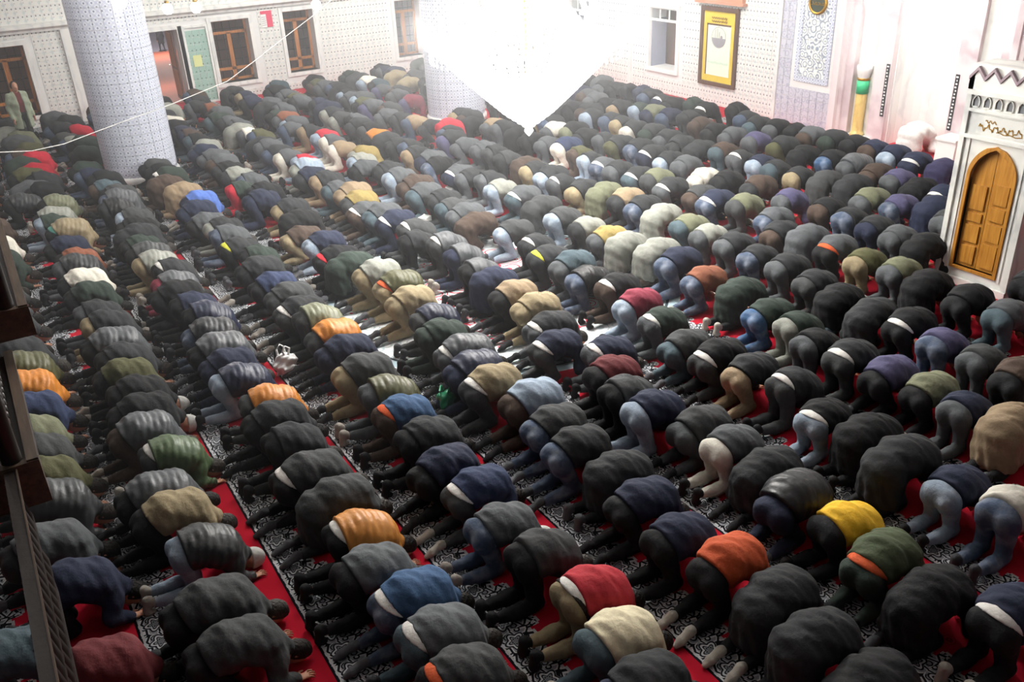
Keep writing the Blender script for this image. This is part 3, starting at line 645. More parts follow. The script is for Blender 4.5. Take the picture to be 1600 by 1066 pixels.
def surf(fn, lo, hi, h, smooth=1):
    lo = np.array(lo, np.float32); n = np.ceil((np.array(hi)-lo)/h).astype(int)+1
    g = np.stack(np.meshgrid(*[lo[i]+h*np.arange(n[i], dtype=np.float32) for i in range(3)], indexing='ij'), -1)
    F = fn(g).astype(np.float32); Sg = F < 0
    cs = [(i, j, k) for i in (0, 1) for j in (0, 1) for k in (0, 1)]
    sl = lambda A, c: A[c[0]:A.shape[0]-1+c[0], c[1]:A.shape[1]-1+c[1], c[2]:A.shape[2]-1+c[2]]
    cnt = sum(sl(Sg, c).astype(np.int8) for c in cs); act = (cnt > 0) & (cnt < 8)
    idx = -np.ones(act.shape, np.int64); idx[act] = np.arange(act.sum())
    acc = np.zeros((act.sum(), 3), np.float32); num = np.zeros(act.sum(), np.float32)
    for c in cs:
        for ax in range(3):
            if c[ax]: continue
            d = list(c); d[ax] = 1; fa = sl(F, c)[act]; fb = sl(F, tuple(d))[act]; cr = (fa < 0) != (fb < 0)
            t = np.where(cr, fa/np.where(cr, fa-fb, 1), 0); p = np.tile(np.array(c, np.float32), (len(t), 1)); p[:, ax] = t
            acc += p*cr[:, None]; num += cr
    v = lo+h*(np.argwhere(act)+acc/num[:, None])
    quads = []
    for ax in range(3):
        b, c = [(1, 2), (2, 0), (0, 1)][ax]
        s0 = [slice(None)]*3; s1 = [slice(None)]*3; s0[ax] = slice(0, -1); s1[ax] = slice(1, None)
        for q in (b, c): s0[q] = slice(1, -1); s1[q] = slice(1, -1)
        A = Sg[tuple(s0)]; B = Sg[tuple(s1)]; e = np.argwhere(A != B); sg = A[A != B]
        off = np.zeros(3, int); off[b] = 1; off[c] = 1; base = e+off
        def ci(db, dc):
            q = base.copy(); q[:, b] += db; q[:, c] += dc; return idx[q[:, 0], q[:, 1], q[:, 2]]
        Q = np.stack([ci(-1, -1), ci(0, -1), ci(0, 0), ci(-1, 0)], 1); Q[~sg] = Q[~sg][:, ::-1]; quads.append(Q)
    f = np.concatenate(quads)
    for _ in range(smooth):
        s_ = np.zeros_like(v); m_ = np.zeros(len(v), np.float32)
        for i in range(4):
            j = (i+1) % 4; np.add.at(s_, f[:, i], v[f[:, j]]); np.add.at(s_, f[:, j], v[f[:, i]]); np.add.at(m_, f[:, i], 1); np.add.at(m_, f[:, j], 1)
        v = .5*v+.5*s_/m_[:, None]
    return v, f
def to_mesh(name, vf, mat):
    v, f = vf; m = bpy.data.meshes.new(name); m.vertices.add(len(v)); m.vertices.foreach_set('co', v.astype(np.float32).ravel())
    m.loops.add(len(f)*4); m.loops.foreach_set('vertex_index', f.astype(np.int32).ravel())
    m.polygons.add(len(f)); m.polygons.foreach_set('loop_start', np.arange(0, len(f)*4, 4, dtype=np.int32)); m.polygons.foreach_set('loop_total', np.full(len(f), 4, np.int32))
    m.polygons.foreach_set('use_smooth', np.ones(len(f), bool)); m.update(calc_edges=True)
    if mat: m.materials.append(mat)
    return m
def join(parts):
    vs_, fs_, o = [], [], 0
    for v, f in parts: vs_.append(v); fs_.append(f+o); o += len(v)
    return np.concatenate(vs_), np.concatenate(fs_)
def head(p, c, crown, face, ears=True):
    side = np.cross(crown, face); c = V3(*c); crown = V3(*crown); face = V3(*face)
    d = ell(p, c, (crown, face, side), (.112, .098, .078))
    d = smin(d, ell(p, c+face*.035-crown*.075, (crown, face, side), (.06, .055, .052)), .04)
    d = smin(d, cap(p, c+face*.09-crown*.0, c+face*.112-crown*.035, .011, .016), .015)          # nose
    for s in (-1, 1):
        if ears: d = smin(d, ell(p, c+side*.078*s-crown*.02-face*.01, (crown, face, side), (.032, .02, .012)), .01)
        d = smax(d, -ell(p, c+side*.03*s+face*.102+crown*.005, (crown, face, side), (.012, .012, .016)), .012)   # eye sockets
        d = smin(d, ell(p, c+side*.03*s+face*.088+crown*.003, (crown, face, side), (.011, .011, .012)), .004)
    return smax(d, -cap(p, c+face*.096-crown*.068-side*.022, c+face*.096-crown*.068+side*.022, .005, .005), .008)  # mouth
def hand(org, fwd, up, side_thumb, h=.0065, curl=1.0):
    """palm, four unequal bent fingers and a thumb; org = wrist"""
    o = np.array(org, float); f = np.array(fwd, float); f /= np.linalg.norm(f); u = np.array(up, float); u -= f*(u@f); u /= np.linalg.norm(u); s = np.cross(u, f)*side_thumb
    P = lambda a, b, c: o+f*a+s*b+u*c
    def fn(p):
        d = cap(p, P(0, 0, .004), P(.035, 0, .002), .024, .02)
        q = ell(p, P(.055, 0, 0), (f, s, u), (.05, .04, .016)); d = smin(d, q, .02)
        for b, L in ((.030, .066), (.010, .076), (-.011, .071), (-.031, .055)):
            a = P(.09, b, .003); k = P(.09+L*.45, b*1.22, .009*curl); e = P(.09+L*.95, b*1.38, -.006)
            d = smin(d, np.minimum(cap(p, a, k, .0098, .0088), cap(p, k, e, .0088, .0072)), .006)
        a = P(.022, .03, 0); k = P(.055, .060, .002); e = P(.085, .070, -.004)
        return smin(d, np.minimum(cap(p, a, k, .0135, .0105), cap(p, k, e, .0105, .0085)), .01)
    c = o+f*.085; return surf(fn, c-.125, c+.125, h, 1)
POSES = [dict(hip=(-.05, .44), waist=(.12, .465), chest=(.30, .385), sh=(.40, .265), head=(.55, .112), knee=.115, foot='tuck', elb=(.32, .255), hand=(.46, .205)),
         dict(hip=(-.15, .385), waist=(.03, .445), chest=(.25, .39), sh=(.37, .26), head=(.525, .112), knee=.135, foot='flat', elb=(.31, .27), hand=(.45, .22)),
         dict(hip=(.0, .47), waist=(.15, .465), chest=(.31, .37), sh=(.40, .245), head=(.55, .11), knee=.10, foot='tuck', elb=(.35, .24), hand=(.48, .18)),
         dict(hip=(-.09, .42), waist=(.09, .48), chest=(.29, .42), sh=(.40, .28), head=(.55, .115), knee=.125, foot='flat', elb=(.31, .26), hand=(.46, .21))]
CROWN = np.array((.93, 0, -.37)); CROWN /= np.linalg.norm(CROWN); FACE = np.array((-.37, 0, -.93)); FACE /= np.linalg.norm(FACE)
LO, HI = (-.75, -.5, -.03), (.85, .5, .76)
def fields(P):
    hx, hz = P['hip']; wx, wz = P['waist']; cx, cz = P['chest']; sx, sz = P['sh']; kn = P['knee']; ex, ey = P['elb']; hnx, hny = P['hand']
    hc = (P['head'][0], 0, P['head'][1]); ankz = .10 if P['foot'] == 'tuck' else .065
    T = {}
    def torso(p, r, bk=1.0):
        d = cap(p, (hx, 0, hz), (wx, 0, wz), .150+r, .148+r, 1.28)
        d = smin(d, cap(p, (wx, 0, wz), (cx, 0, cz), .148+r, .150+r, 1.33), .06)
        return smin(d, cap(p, (cx, 0, cz), (sx, 0, sz), .150+r, .105+r*.8, 1.45), .06)
    def arms(p, r):
        d = None
        for s in (-1, 1):
            a = cap(p, (sx-.03, s*.165, sz), (ex, s*ey, .125), .078+r, .058+r); b = cap(p, (ex, s*ey, .125), (hnx, s*hny, .045), .058+r, .042+r)
            a = smin(a, b, .03); d = a if d is None else np.minimum(d, a)
        return d
    def legs(p, r):
        d = cap(p, (hx, 0, hz), (hx+.08, 0, hz+.01), .135+r, .132+r, 1.25)
        for s in (-1, 1):
            d = smin(d, cap(p, (hx-.045, s*.085, hz-.01), (hx-.03, s*.09, hz-.06), .112+r, .11+r), .025)
            t = cap(p, (hx-.015, s*.09, hz-.06), (.015, s*kn, .085), .098+r, .068+r)
            t = smin(t, cap(p, (.02, s*kn, .075), (-.17, s*kn, .078), .064+r, .066+r), .03)
            t = smin(t, cap(p, (-.15, s*kn, .08), (-.365, s*(kn-.01), ankz), .066+r, .048+r), .03)
            d = smin(d, t, .02)
        return d
    def foot(p, s, r):
        y = s*(kn-.012)
        if P['foot'] == 'tuck':
            d = cap(p, (-.34, y, .10), (-.41, y, .155), .036+r, .036+r); d = smin(d, cap(p, (-.41, y, .15), (-.435, y, .05), .036+r, .034+r, 1.15), .03)
            return smin(d, cap(p, (-.43, y, .032), (-.38, y, .022), .030+r, .020+r, 1.5), .02)
        d = cap(p, (-.34, y, .068), (-.395, y, .085), .036+r, .038+r); d = smin(d, cap(p, (-.40, y, .075), (-.50, y*1.05, .048), .036+r, .032+r, 1.2), .03)
        return smin(d, cap(p, (-.50, y*1.05, .045), (-.56, y*1.05, .026), .031+r, .02+r, 1.4), .02)
    wr = lambda p, k: .006*np.sin(p[..., 0]*34+3*np.sin(p[..., 1]*9))*np.sin(p[..., 1]*13+k)+.004*np.sin(p[..., 2]*40+p[..., 0]*25+k)+.003*np.sin(p[..., 0]*70+p[..., 1]*22)
    tdir = V3(wx-hx, 0, wz-hz); tdir /= np.linalg.norm(tdir)
    def hem(p, off, tilt=0.0):
        n = tdir+V3(0, 0, tilt); n = n/np.linalg.norm(n); return -((p-V3(hx, 0, hz+.15))@n-off)
    def collar(p, r): return cap(p, (sx+.02, 0, sz), (sx+.085, 0, sz-.045), .088+r, .068+r, 1.15)
    def body(p):
        d = smin(torso(p, -.025), legs(p, -.018), .03); d = smin(d, arms(p, -.014), .03)
        for s in (-1, 1): d = smin(d, foot(p, s, -.006), .02)
        d = smin(d, cap(p, (sx, 0, sz), (hc[0]-.05, 0, hc[2]+.03), .07, .058), .03)
        return smin(d, head(p, hc, CROWN, FACE), .02)
    def jacket(p, q=False, off=-.02, bulk=.016):
        d = smin(torso(p, bulk), arms(p, .012), .045); d = smin(d, collar(p, .004), .03)
        if q:
            s = p[..., 0]*.93-p[..., 2]*.36; d = d-.009*np.abs(np.sin(s*math.pi/.068+.25*np.sin(p[..., 1]*9)))+.003-.5*wr(p, .4)
        else: d = d-wr(p, 1.0)
        return smax(d, hem(p, off, .10), .012)
    def coat(p):
        d = smin(torso(p, .02), arms(p, .014), .045); d = smin(d, collar(p, .004), .03)
        d = smin(d, cap(p, (hx-.03, 0, hz-.02), (hx-.02, 0, .19), .175, .19, 1.28), .05)
        fold = .010*np.sin(np.arctan2(p[..., 1], p[..., 0]-hx)*11+2*p[..., 2]*8)*np.clip((.45-p[..., 2])*4, 0, 1)
        d = d-wr(p, 2.0)-fold
        return smax(d, .075-p[..., 2], .012)
    def trousers(p):
        d = legs(p, 0)-.6*wr(p, 3.0); d = smax(d, -(p[..., 0]+.36), .008)
        return smax(d, -hem(p, .075, .1), .012)
    def shirt(p): return smax(smax(torso(p, .003), hem(p, -.085, .95), .006), -hem(p, .03, .1), .006)
    def hair(p):
        q = p-V3(*hc); d = ell(p, hc, (CROWN, FACE, np.cross(CROWN, FACE)), (.124, .110, .088))-.003*np.sin(p[..., 0]*160)*np.sin(p[..., 1]*150)
        return smax(smax(d, q@V3(*FACE)-.02, .01), -(q@V3(*CROWN))-.075, .01)
    def capf(p):
        q = p-V3(*hc); d = ell(p, hc, (CROWN, FACE, np.cross(CROWN, FACE)), (.128, .113, .091)); return smax(d, -(q@V3(*CROWN))-.01+.25*(q@V3(*FACE)), .01)
    def sockf(s): return lambda p: smax(foot(p, s, .002), p[..., 0]+.345, .006)
    def belt(p):
        d = legs(p, .008); return smax(smax(d, hem(p, -.085, .35), .004), -hem(p, -.045, .35), .004)
    return dict(body=body, jacket=jacket, quilted=lambda p: jacket(p, True, -.02, .026), coat=coat, trousers=trousers, shirt=shirt, hair=hair, cap=capf, sockL=sockf(1), sockR=sockf(-1), belt=belt)
KITS = []; LOWK = []
for P in POSES:
    F = fields(P); K = {}
    hd = [hand((P['hand'][0]-.01, s*P['hand'][1], .04), (1, -.12*s, -.16), (0, 0, 1), -s) for s in (-1, 1)]
    K['body'] = to_mesh('person', join([surf(F['body'], LO, HI, .0155)]+hd), M_SKIN)
    for k, m, h in (('jacket', M_FAB, .0165), ('quilted', M_NYL, .014), ('coat', M_FAB, .0165), ('trousers', M_FAB, .0165), ('shirt', M_FAB, .012), ('belt', M_HAIR, .010)):
        K[k] = to_mesh(k, surf(F[k], LO, HI, h), m)
    K['jeans'] = K['trousers'].copy(); K['jeans'].materials[0] = M_DEN
    hx_, hz_ = P['head']; bl, bh = (hx_-.2, -.16, -.03), (hx_+.2, .16, .3)
    K['hair'] = to_mesh('hair', surf(F['hair'], bl, bh, .009, 0), M_HAIR); K['cap'] = to_mesh('cap', surf(F['cap'], bl, bh, .010), M_FAB)
    for s in 'LR': K['sock'+s] = to_mesh('sock', surf(F['sock'+s], (-.70, -.25, -.03), (-.33, .25, .25), .010), M_FAB)
    KITS.append(K)
    LOWK.append({k: surf(F[k], LO, HI, h, 0) for k, h in (('jacket', .042), ('coat', .042), ('trousers', .042), ('shirt', .030), ('hair', .036), ('sockL', .032), ('sockR', .032), ('body', .05))})
# ------------------------------------------------------------------ the rows of people
COLS = {'k': ('17181a', 'black'), 'dk': ('2a2c2e', 'charcoal'), 'dg': ('3b3d3e', 'dark grey'), 'g': ('4d5053', 'grey'), 'lg': ('85877f', 'light grey'), 'sl': ('5c6063', 'silver grey'),
        'n': ('20263a', 'navy'), 'nb': ('2b3550', 'dark blue'), 'b': ('3a5678', 'blue'), 'B': ('4f6cb0', 'bright blue'), 'lb': ('8593a2', 'pale blue'), 'j': ('424e62', 'blue denim'), 'tl': ('44535a', 'teal grey'),
        'o': ('4b4b31', 'olive'), 'lo': ('6a6d57', 'pale olive'), 'gn': ('2b3630', 'dark green'), 'GN': ('4c5d41', 'green'), 'GO': ('47513a', 'moss green'), 'kh': ('8a7d62', 'khaki'), 't': ('8a7860', 'tan'), 'yt': ('8d7c4a', 'mustard tan'),
        'br': ('44372f', 'brown'), 'ru': ('7a4a35', 'rust brown'), 'or': ('b9742c', 'orange'), 'ot': ('b77a38', 'tan orange'), 'ro': ('b5502c', 'burnt orange'), 'Y': ('dcae2c', 'bright yellow'), 'W': ('cfc6a8', 'cream'),
        'w': ('c8c4b8', 'off white'), 'r': ('b02032', 'red'), 'R': ('a02630', 'crimson'), 'm': ('7a2c3c', 'maroon'), 'M': ('5e2428', 'dark red'), 'p': ('4b4865', 'purple'), 'pn': ('33304e', 'purple navy')}
PEOPLE = """0|5.63,+0.25,M k p;6.05,-0.28,tl k p;6.65,+0.22,n k p;7.33,+0.14,g k p;7.97,+0.19,dg k q;8.45,+0.18,o k p;8.97,+0.16,dg k p;9.46,+0.15,lo k p;9.91,+0.24,nb k p;10.46,+0.21,or k q;11.11,+0.24,o k q;11.53,+0.22,dk k p;15.17,+0.28,gn k p;16.08,+0.28,w k p;17.22,+0.28,br k c
1|5.30,+0.00,dg k p;5.74,-0.04,dg k p;6.54,+0.02,dg lb q h;7.15,-0.07,kh k p;7.57,-0.08,g k q;8.16,+0.11,GN dg q s;8.80,-0.01,g br q;9.22,+0.07,k k p h;9.59,+0.10,k k p h;10.07,+0.06,o k p;10.62,+0.13,dk k p;11.15,+0.14,g k q;11.78,+0.13,dk kh p;12.26,+0.07,dk g p;13.05,+0.11,gn k p;13.61,+0.10,w k p;14.20,+0.09,dk g q;14.66,+0.16,ru k p;15.41,+0.11,n k p;16.19,+0.24,kh k q t;17.33,+0.18,lg k q;18.03,+0.26,lo k q;18.52,-0.28,dk k q;18.88,+0.16,k k p;19.87,+0.21,dk k p;20.88,+0.26,r k p;21.79,+0.28,r k p;22.87,+0.26,o k p;24.43,+0.27,lo k p
2|4.11,+0.02,dg k p o;4.53,+0.07,sl tl p s;5.02,+0.09,b j p s;5.46,-0.07,sl k p;5.81,-0.00,ot k q s;6.48,+0.07,dg dg c;7.03,+0.04,dg k p s;7.60,+0.00,dk k p;8.15,+0.03,dk k p;8.60,+0.09,or dg q;9.28,-0.05,n lb q;9.66,-0.03,n n p;10.24,+0.03,g k q;11.12,+0.06,n k q;11.67,+0.01,n k p;12.20,-0.06,k k p h;12.72,+0.01,g m q;13.21,+0.08,dk k p s;14.08,-0.07,dg k q;14.63,-0.09,gn k p;15.51,+0.03,k k p;16.29,+0.13,dg lb p;17.85,+0.13,dg k p;18.98,+0.08,k k p;20.18,-0.11,gn k p;20.80,+0.05,gn k p;21.62,+0.10,gn k p;22.46,+0.19,gn k p;23.98,+0.28,r k p;25.39,+0.23,dk k p
3|3.32,-0.18,dk n p;3.72,-0.05,W tl p;4.23,+0.03,R kh p s;4.77,-0.06,dg k p;5.32,-0.10,g j p h;5.90,+0.01,nb dg p s;6.35,-0.05,n k p;6.91,-0.01,dk k p;7.48,-0.01,b br p o;7.94,-0.00,o g q;8.52,+0.00,dg kh p;9.20,+0.10,n n p;9.68,+0.08,or dg q;10.14,+0.02,lo dg q;10.59,-0.01,dk dg p s;11.21,+0.05,dg dg p;11.78,+0.05,nb k p;12.43,+0.00,dk k p;13.00,+0.13,gn k p;13.46,-0.01,dk k p y;14.11,-0.01,g j p;14.64,+0.06,dk lg p;15.18,-0.02,g k p;15.83,-0.07,n n p;16.38,+0.12,B n p;17.11,+0.00,t t c;17.84,-0.16,br br c;18.33,+0.01,gn k p s;18.82,-0.04,k k p
4|2.46,-0.04,k k c;2.93,-0.10,dk k c;3.41,+0.03,dk k c;3.85,-0.04,ro k p;4.32,-0.16,n k p;4.89,-0.08,n k p;5.38,+0.04,dk k c;5.87,-0.09,dk j p;6.36,-0.02,dg j p;6.88,+0.04,lb br p;7.40,-0.15,kh dg p s;7.87,-0.11,n n q;8.34,+0.07,g g q s;8.88,-0.02,gn gn p;9.34,+0.13,n dg q;9.98,+0.12,kh kh p;10.59,+0.22,o kh q o;11.11,+0.13,lg kh p;11.69,-0.03,gn k c;12.18,-0.01,k k p r;12.88,-0.00,n lb p;13.44,-0.12,br kh p;14.12,+0.04,k k c;14.91,+0.15,dk kh p;15.54,-0.18,n n p;16.10,+0.03,k k p;16.49,-0.28,gn r p;17.41,-0.08,lg dk p;18.66,-0.02,g br p;19.43,+0.05,g g p;20.30,+0.07,lg g p;21.09,+0.02,k tl p;22.14,-0.03,n k p;23.40,+0.03,w k p;25.02,+0.28,lg k p;26.24,+0.28,k k p
5|2.38,+0.03,n k p s;2.74,-0.15,k k c;3.23,-0.13,GO gn p o;3.65,-0.07,Y k p;4.25,-0.11,dk n q;4.64,+0.07,dk k c;5.08,-0.02,g w p;5.54,+0.04,dg g p;6.00,-0.27,n lb p;6.43,-0.28,dg k p;6.81,-0.10,M k p;7.26,+0.20,n g p s;7.82,-0.20,n dg p s;8.30,+0.09,dk g p s;8.89,+0.20,kh kh p;9.32,+0.15,t k p;9.87,+0.15,n k c;10.32,+0.15,g k q;10.96,+0.24,g n q;11.49,+0.22,g dg q s;12.37,+0.16,dg dg p s;13.01,+0.11,n n p s;13.45,+0.08,g tl p;13.87,-0.04,g br p s;14.37,+0.05,yt dg p;14.91,+0.13,t t p;15.26,+0.01,g tl p;16.02,+0.05,dk t p;17.12,+0.06,lb lg q;17.78,+0.20,r lb p;18.09,+0.03,g w p;18.78,+0.01,dk j p;19.34,-0.02,g g p;20.38,+0.08,o j p;20.69,-0.04,w g p;21.88,+0.04,g g p;22.92,-0.11,gn tl p;24.28,+0.00,ru k p;25.00,-0.20,dk g p
6|3.04,-0.07,w j p;3.43,-0.09,n lb p;3.99,-0.15,dk k c;4.47,-0.02,k k c;4.90,-0.10,k lb p s;5.49,+0.04,dk dg p s;6.03,-0.03,dk t p;6.45,-0.02,k dg p s;6.91,-0.09,dg tl p;7.57,+0.03,gn g p s;8.09,+0.07,m lb p;8.71,+0.21,k br p s;9.64,+0.14,tl g p;10.18,+0.06,dk dk p y;10.62,+0.15,dk dk p s;11.46,+0.28,dg lb p;12.19,+0.06,br br c;12.72,+0.06,g g p;13.06,+0.05,dg tl p;13.59,+0.11,dk dk p;14.05,-0.01,g tl p;14.66,+0.16,br br p;15.19,+0.01,g lb p;15.95,+0.12,dk dk p;17.39,+0.23,yt lg p;18.10,+0.00,t w p;18.65,-0.01,g w p;19.17,+0.04,r lb p;20.02,-0.03,dk t p;20.63,-0.25,g j p;21.72,+0.01,ru g p;22.82,+0.28,g g p;23.73,+0.25,g br p;25.60,+0.07,k k p
7|3.85,-0.03,t k c;4.20,-0.10,n g p;4.60,+0.01,lo k p;5.09,-0.01,p k p;5.57,-0.14,dk dg p s;6.06,-0.21,k g p;6.47,+0.00,gn lg p;6.86,+0.03,gn b p;7.59,+0.21,gn k c;8.21,+0.13,ru j p;8.82,+0.20,n j p;9.38,+0.28,lg br c;9.83,+0.07,lg dk c;10.27,+0.07,yt g p;10.90,+0.10,lg dk p;11.40,-0.02,dg lb p;12.09,+0.05,dg dg c;12.83,+0.13,g tl p s;14.00,+0.09,dk g p;14.88,+0.03,g n p s;15.50,-0.18,k j p;16.66,-0.11,dk t p;17.65,-0.05,dk dk p;18.61,-0.08,or k p;19.80,-0.05,dk dk p;20.75,-0.12,dg lg p;21.43,-0.10,dk lg p;23.36,-0.26,g dk p;24.57,-0.20,g g p;25.38,-0.26,k k p
8|4.28,-0.28,br k p;4.68,-0.25,dg g p;5.15,-0.28,p j p;5.71,-0.10,k k p s;6.21,-0.07,dk dk c;6.73,-0.10,k tl c;7.25,+0.01,dk dg p;7.78,+0.06,dk g p;8.28,+0.01,dk j p;8.86,+0.11,dk g p;9.39,+0.10,lg g p;9.90,+0.16,lo tl p;10.51,+0.15,lg gn c;11.02,+0.17,dk j p;11.55,+0.21,t dk p;11.98,+0.12,lo lo c;12.52,+0.05,dk kh p;12.96,-0.17,dk g p s;13.50,-0.02,dk lb p;13.96,-0.08,dk kh p;16.04,-0.01,g g p;16.62,-0.08,g g p;17.23,-0.15,dk p p;18.16,+0.28,r r p;18.56,+0.14,dk dk p;19.20,-0.09,t j p;19.91,-0.14,dk dk p;20.26,-0.28,g g p;21.56,-0.09,g p p;22.53,+0.01,g lb p;23.42,-0.04,k lb p;24.96,-0.05,g g p;25.97,-0.07,k k p
9|5.20,-0.15,g tl p;5.70,-0.18,k k p;6.30,-0.13,k k c;6.80,-0.05,lo g p;7.30,-0.12,o kh p;7.87,-0.04,g k p o;8.43,+0.01,g dg c;8.91,-0.02,dk br p;9.33,+0.28,g j p;10.10,+0.28,lo dg p;10.44,+0.10,n j p s;10.94,+0.19,dg br p;11.64,+0.07,dk g p s;12.11,+0.13,lo dg p;12.55,+0.08,dk tl p s;12.93,-0.04,dk g p;13.35,-0.03,g j p s;13.89,-0.02,dk lb p;14.42,+0.09,o br p;15.14,+0.23,nb w p;15.45,+0.07,g g p;17.79,+0.03,t g p;18.10,-0.28,k k c;21.41,-0.28,m p p;22.26,-0.28,g g p;23.36,-0.24,g p p;24.78,-0.06,w lb p;26.12,-0.01,gn gn p
10|5.53,-0.28,dk k p;7.14,-0.19,k k c;7.55,-0.18,g g p;8.03,-0.11,dk n p;8.52,-0.13,dk j p;9.06,-0.05,k br p;9.77,-0.13,p g p;10.59,-0.00,br dk p;11.24,-0.18,k k p;11.60,-0.28,w w p;12.43,-0.03,g g p;12.89,-0.04,dk lb p;13.47,+0.00,dk n p s;14.02,+0.12,dk j p;14.49,-0.02,dk o p;15.05,-0.06,dk g p;15.37,-0.21,k k p;16.02,-0.09,k lo p;16.53,-0.22,w g p;23.91,-0.28,kh kh c;24.89,-0.28,kh kh c;25.89,-0.24,n g p
11|7.70,-0.18,dg g p;8.16,+0.12,n k c s;8.47,-0.14,p j p;8.90,-0.27,lo g p;9.65,+0.09,dk k c s;10.13,-0.04,dg dg c;10.53,-0.21,dk kh p;11.10,-0.26,dk tl p;12.11,-0.15,dk g p s;12.76,+0.00,br tl p;13.19,-0.12,dk g c;13.61,-0.22,dk dk p;14.21,-0.09,dk g p;14.88,-0.01,dk gn p;15.35,-0.09,dk w p;15.77,-0.12,dk kh p;16.34,-0.05,dk j p;16.75,-0.25,dk lb p;17.72,-0.07,k k p
12|8.45,-0.28,n k p s;8.95,-0.27,k k c;9.35,-0.28,p g p;9.82,-0.25,br br p;10.45,-0.08,g g q;11.00,-0.05,k b p;11.56,-0.17,k k c;12.30,+0.09,dk o p;12.86,-0.15,p g p;13.62,+0.00,g g p;14.07,-0.08,k k p;14.62,-0.04,br br p;15.30,+0.14,dk dk p;15.66,-0.02,n j p;16.17,-0.09,lo n p;16.82,-0.04,gn lb p;17.22,-0.22,k t p o;17.61,-0.28,k k p;18.25,-0.24,g g p;18.70,-0.16,g br p
13|9.31,-0.28,pn n c;9.92,-0.28,n n p s;10.33,-0.28,n lb p;10.81,-0.28,n br p;11.42,-0.09,k k p;11.97,-0.15,dk gn p;12.29,-0.28,g br p;12.89,-0.17,k k p;13.33,-0.24,k g p;13.78,-0.28,dk tl p;14.29,-0.18,dk j p;15.01,+0.22,k k p;15.70,-0.03,k k p s;16.19,-0.05,gn gn p;16.62,-0.24,k k p;17.11,-0.23,dk n p s;17.70,-0.15,dk j p;18.25,-0.02,n n p;18.62,-0.10,k k p;18.99,-0.19,k k p;19.34,-0.24,k g p"""
ORD = 'zeroth first second third fourth fifth sixth seventh eighth ninth tenth eleventh twelfth thirteenth fourteenth fifteenth sixteenth'.split()
ORD2 = ['']+ORD[1:]+['seventeenth', 'eighteenth', 'nineteenth']
def ordw(n):
    tens = {2: 'twenty', 3: 'thirty', 4: 'forty'}; tt = {2: 'twentieth', 3: 'thirtieth', 4: 'fortieth'}
    if n < 20: return ORD2[n]
    return tt[n//10] if n % 10 == 0 else tens[n//10]+'-'+ORD[n % 10]
PILL = [(2.87, 20.55), (10.75, 20.6)]
folk = []
for row in PEOPLE.strip().split('\n'):
    k, rest = row.split('|'); k = int(k); L = []
    for e in rest.split(';'):
        y, dx, c = e.split(','); L.append((float(y), float(dx), c.split()))
    end = 26.5 if k >= 1 else 24.5
    L2 = []; rr = random.Random(100+k)
    def filler(y):
        L2.append((y, rr.uniform(-.12, .08)+(.12 if k <= 1 else 0), [rr.choice('k k k dk dk dk dg g g n n gn br lg o tl'.split()), rr.choice('k k dk dg g n j lb j kh br'.split()), rr.choice('p p p c q'.split())]))
    for a, b in zip(L, L[1:]+[(end+.3, 0, None)]):
        L2.append(a); gap = b[0]-a[0]; n = int(round(gap/.57))-1
        if gap > .86:
            for i in range(n): filler(a[0]+gap*(i+1)/(n+1)+rr.uniform(-.03, .03))
    for i, (y, dx, c) in enumerate(L2):
        x = k*PITCH-.5+dx
        if any(math.hypot(x-px, y-py) < 1.02 for px, py in PILL): continue
        if y > 26.6: continue
        if x > 10.6 and 5.6 < y < 7.3:
            if y < 6.95: continue
            y = 7.32
        folk.append([x, y, c, k])
# spread close neighbours apart along the row
for k in sorted({f[3] for f in folk}):
    R_ = sorted([f for f in folk if f[3] == k], key=lambda f: f[1])
    for _ in range(6):
        for a, b in zip(R_, R_[1:]):
            g = b[1]-a[1]
            if g < .47: m = (.47-g)/2; a[1] -= m*.8; b[1] += m*.8
    for i, f in enumerate(R_): f.append(i+1)
folk.sort(key=lambda f: math.hypot(f[0], f[1]))
LIM = 300
def choose(c):
    top, bot, kind = c[0], c[1], c[2]; fl = c[3:]
    return top, bot, kind, fl
def place(f, r):
    x, y = f[0], f[1]; sc = r.uniform(.95, 1.03)*.99
    return x-.18, y, sc, r.gauss(0, .05), sc*r.uniform(.97, 1.06)
def part(name, mesh, root, col, label=None):
    o = bpy.data.objects.new(name, mesh); link(o, root); o.color = lin(col) if isinstance(col, str) else col
    if label: o['label'] = label
    return o
def jit(h, r, a=.10):
    c = lin(h); k = 1+r.uniform(-a, a); return tuple(min(1, x*k) for x in c[:3])+(1,)
ROWW = {-1: 'row half under the wooden balcony', 0: 'row along the wooden balcony'}
far_v, far_f, far_c, off_ = [], [], [], 0
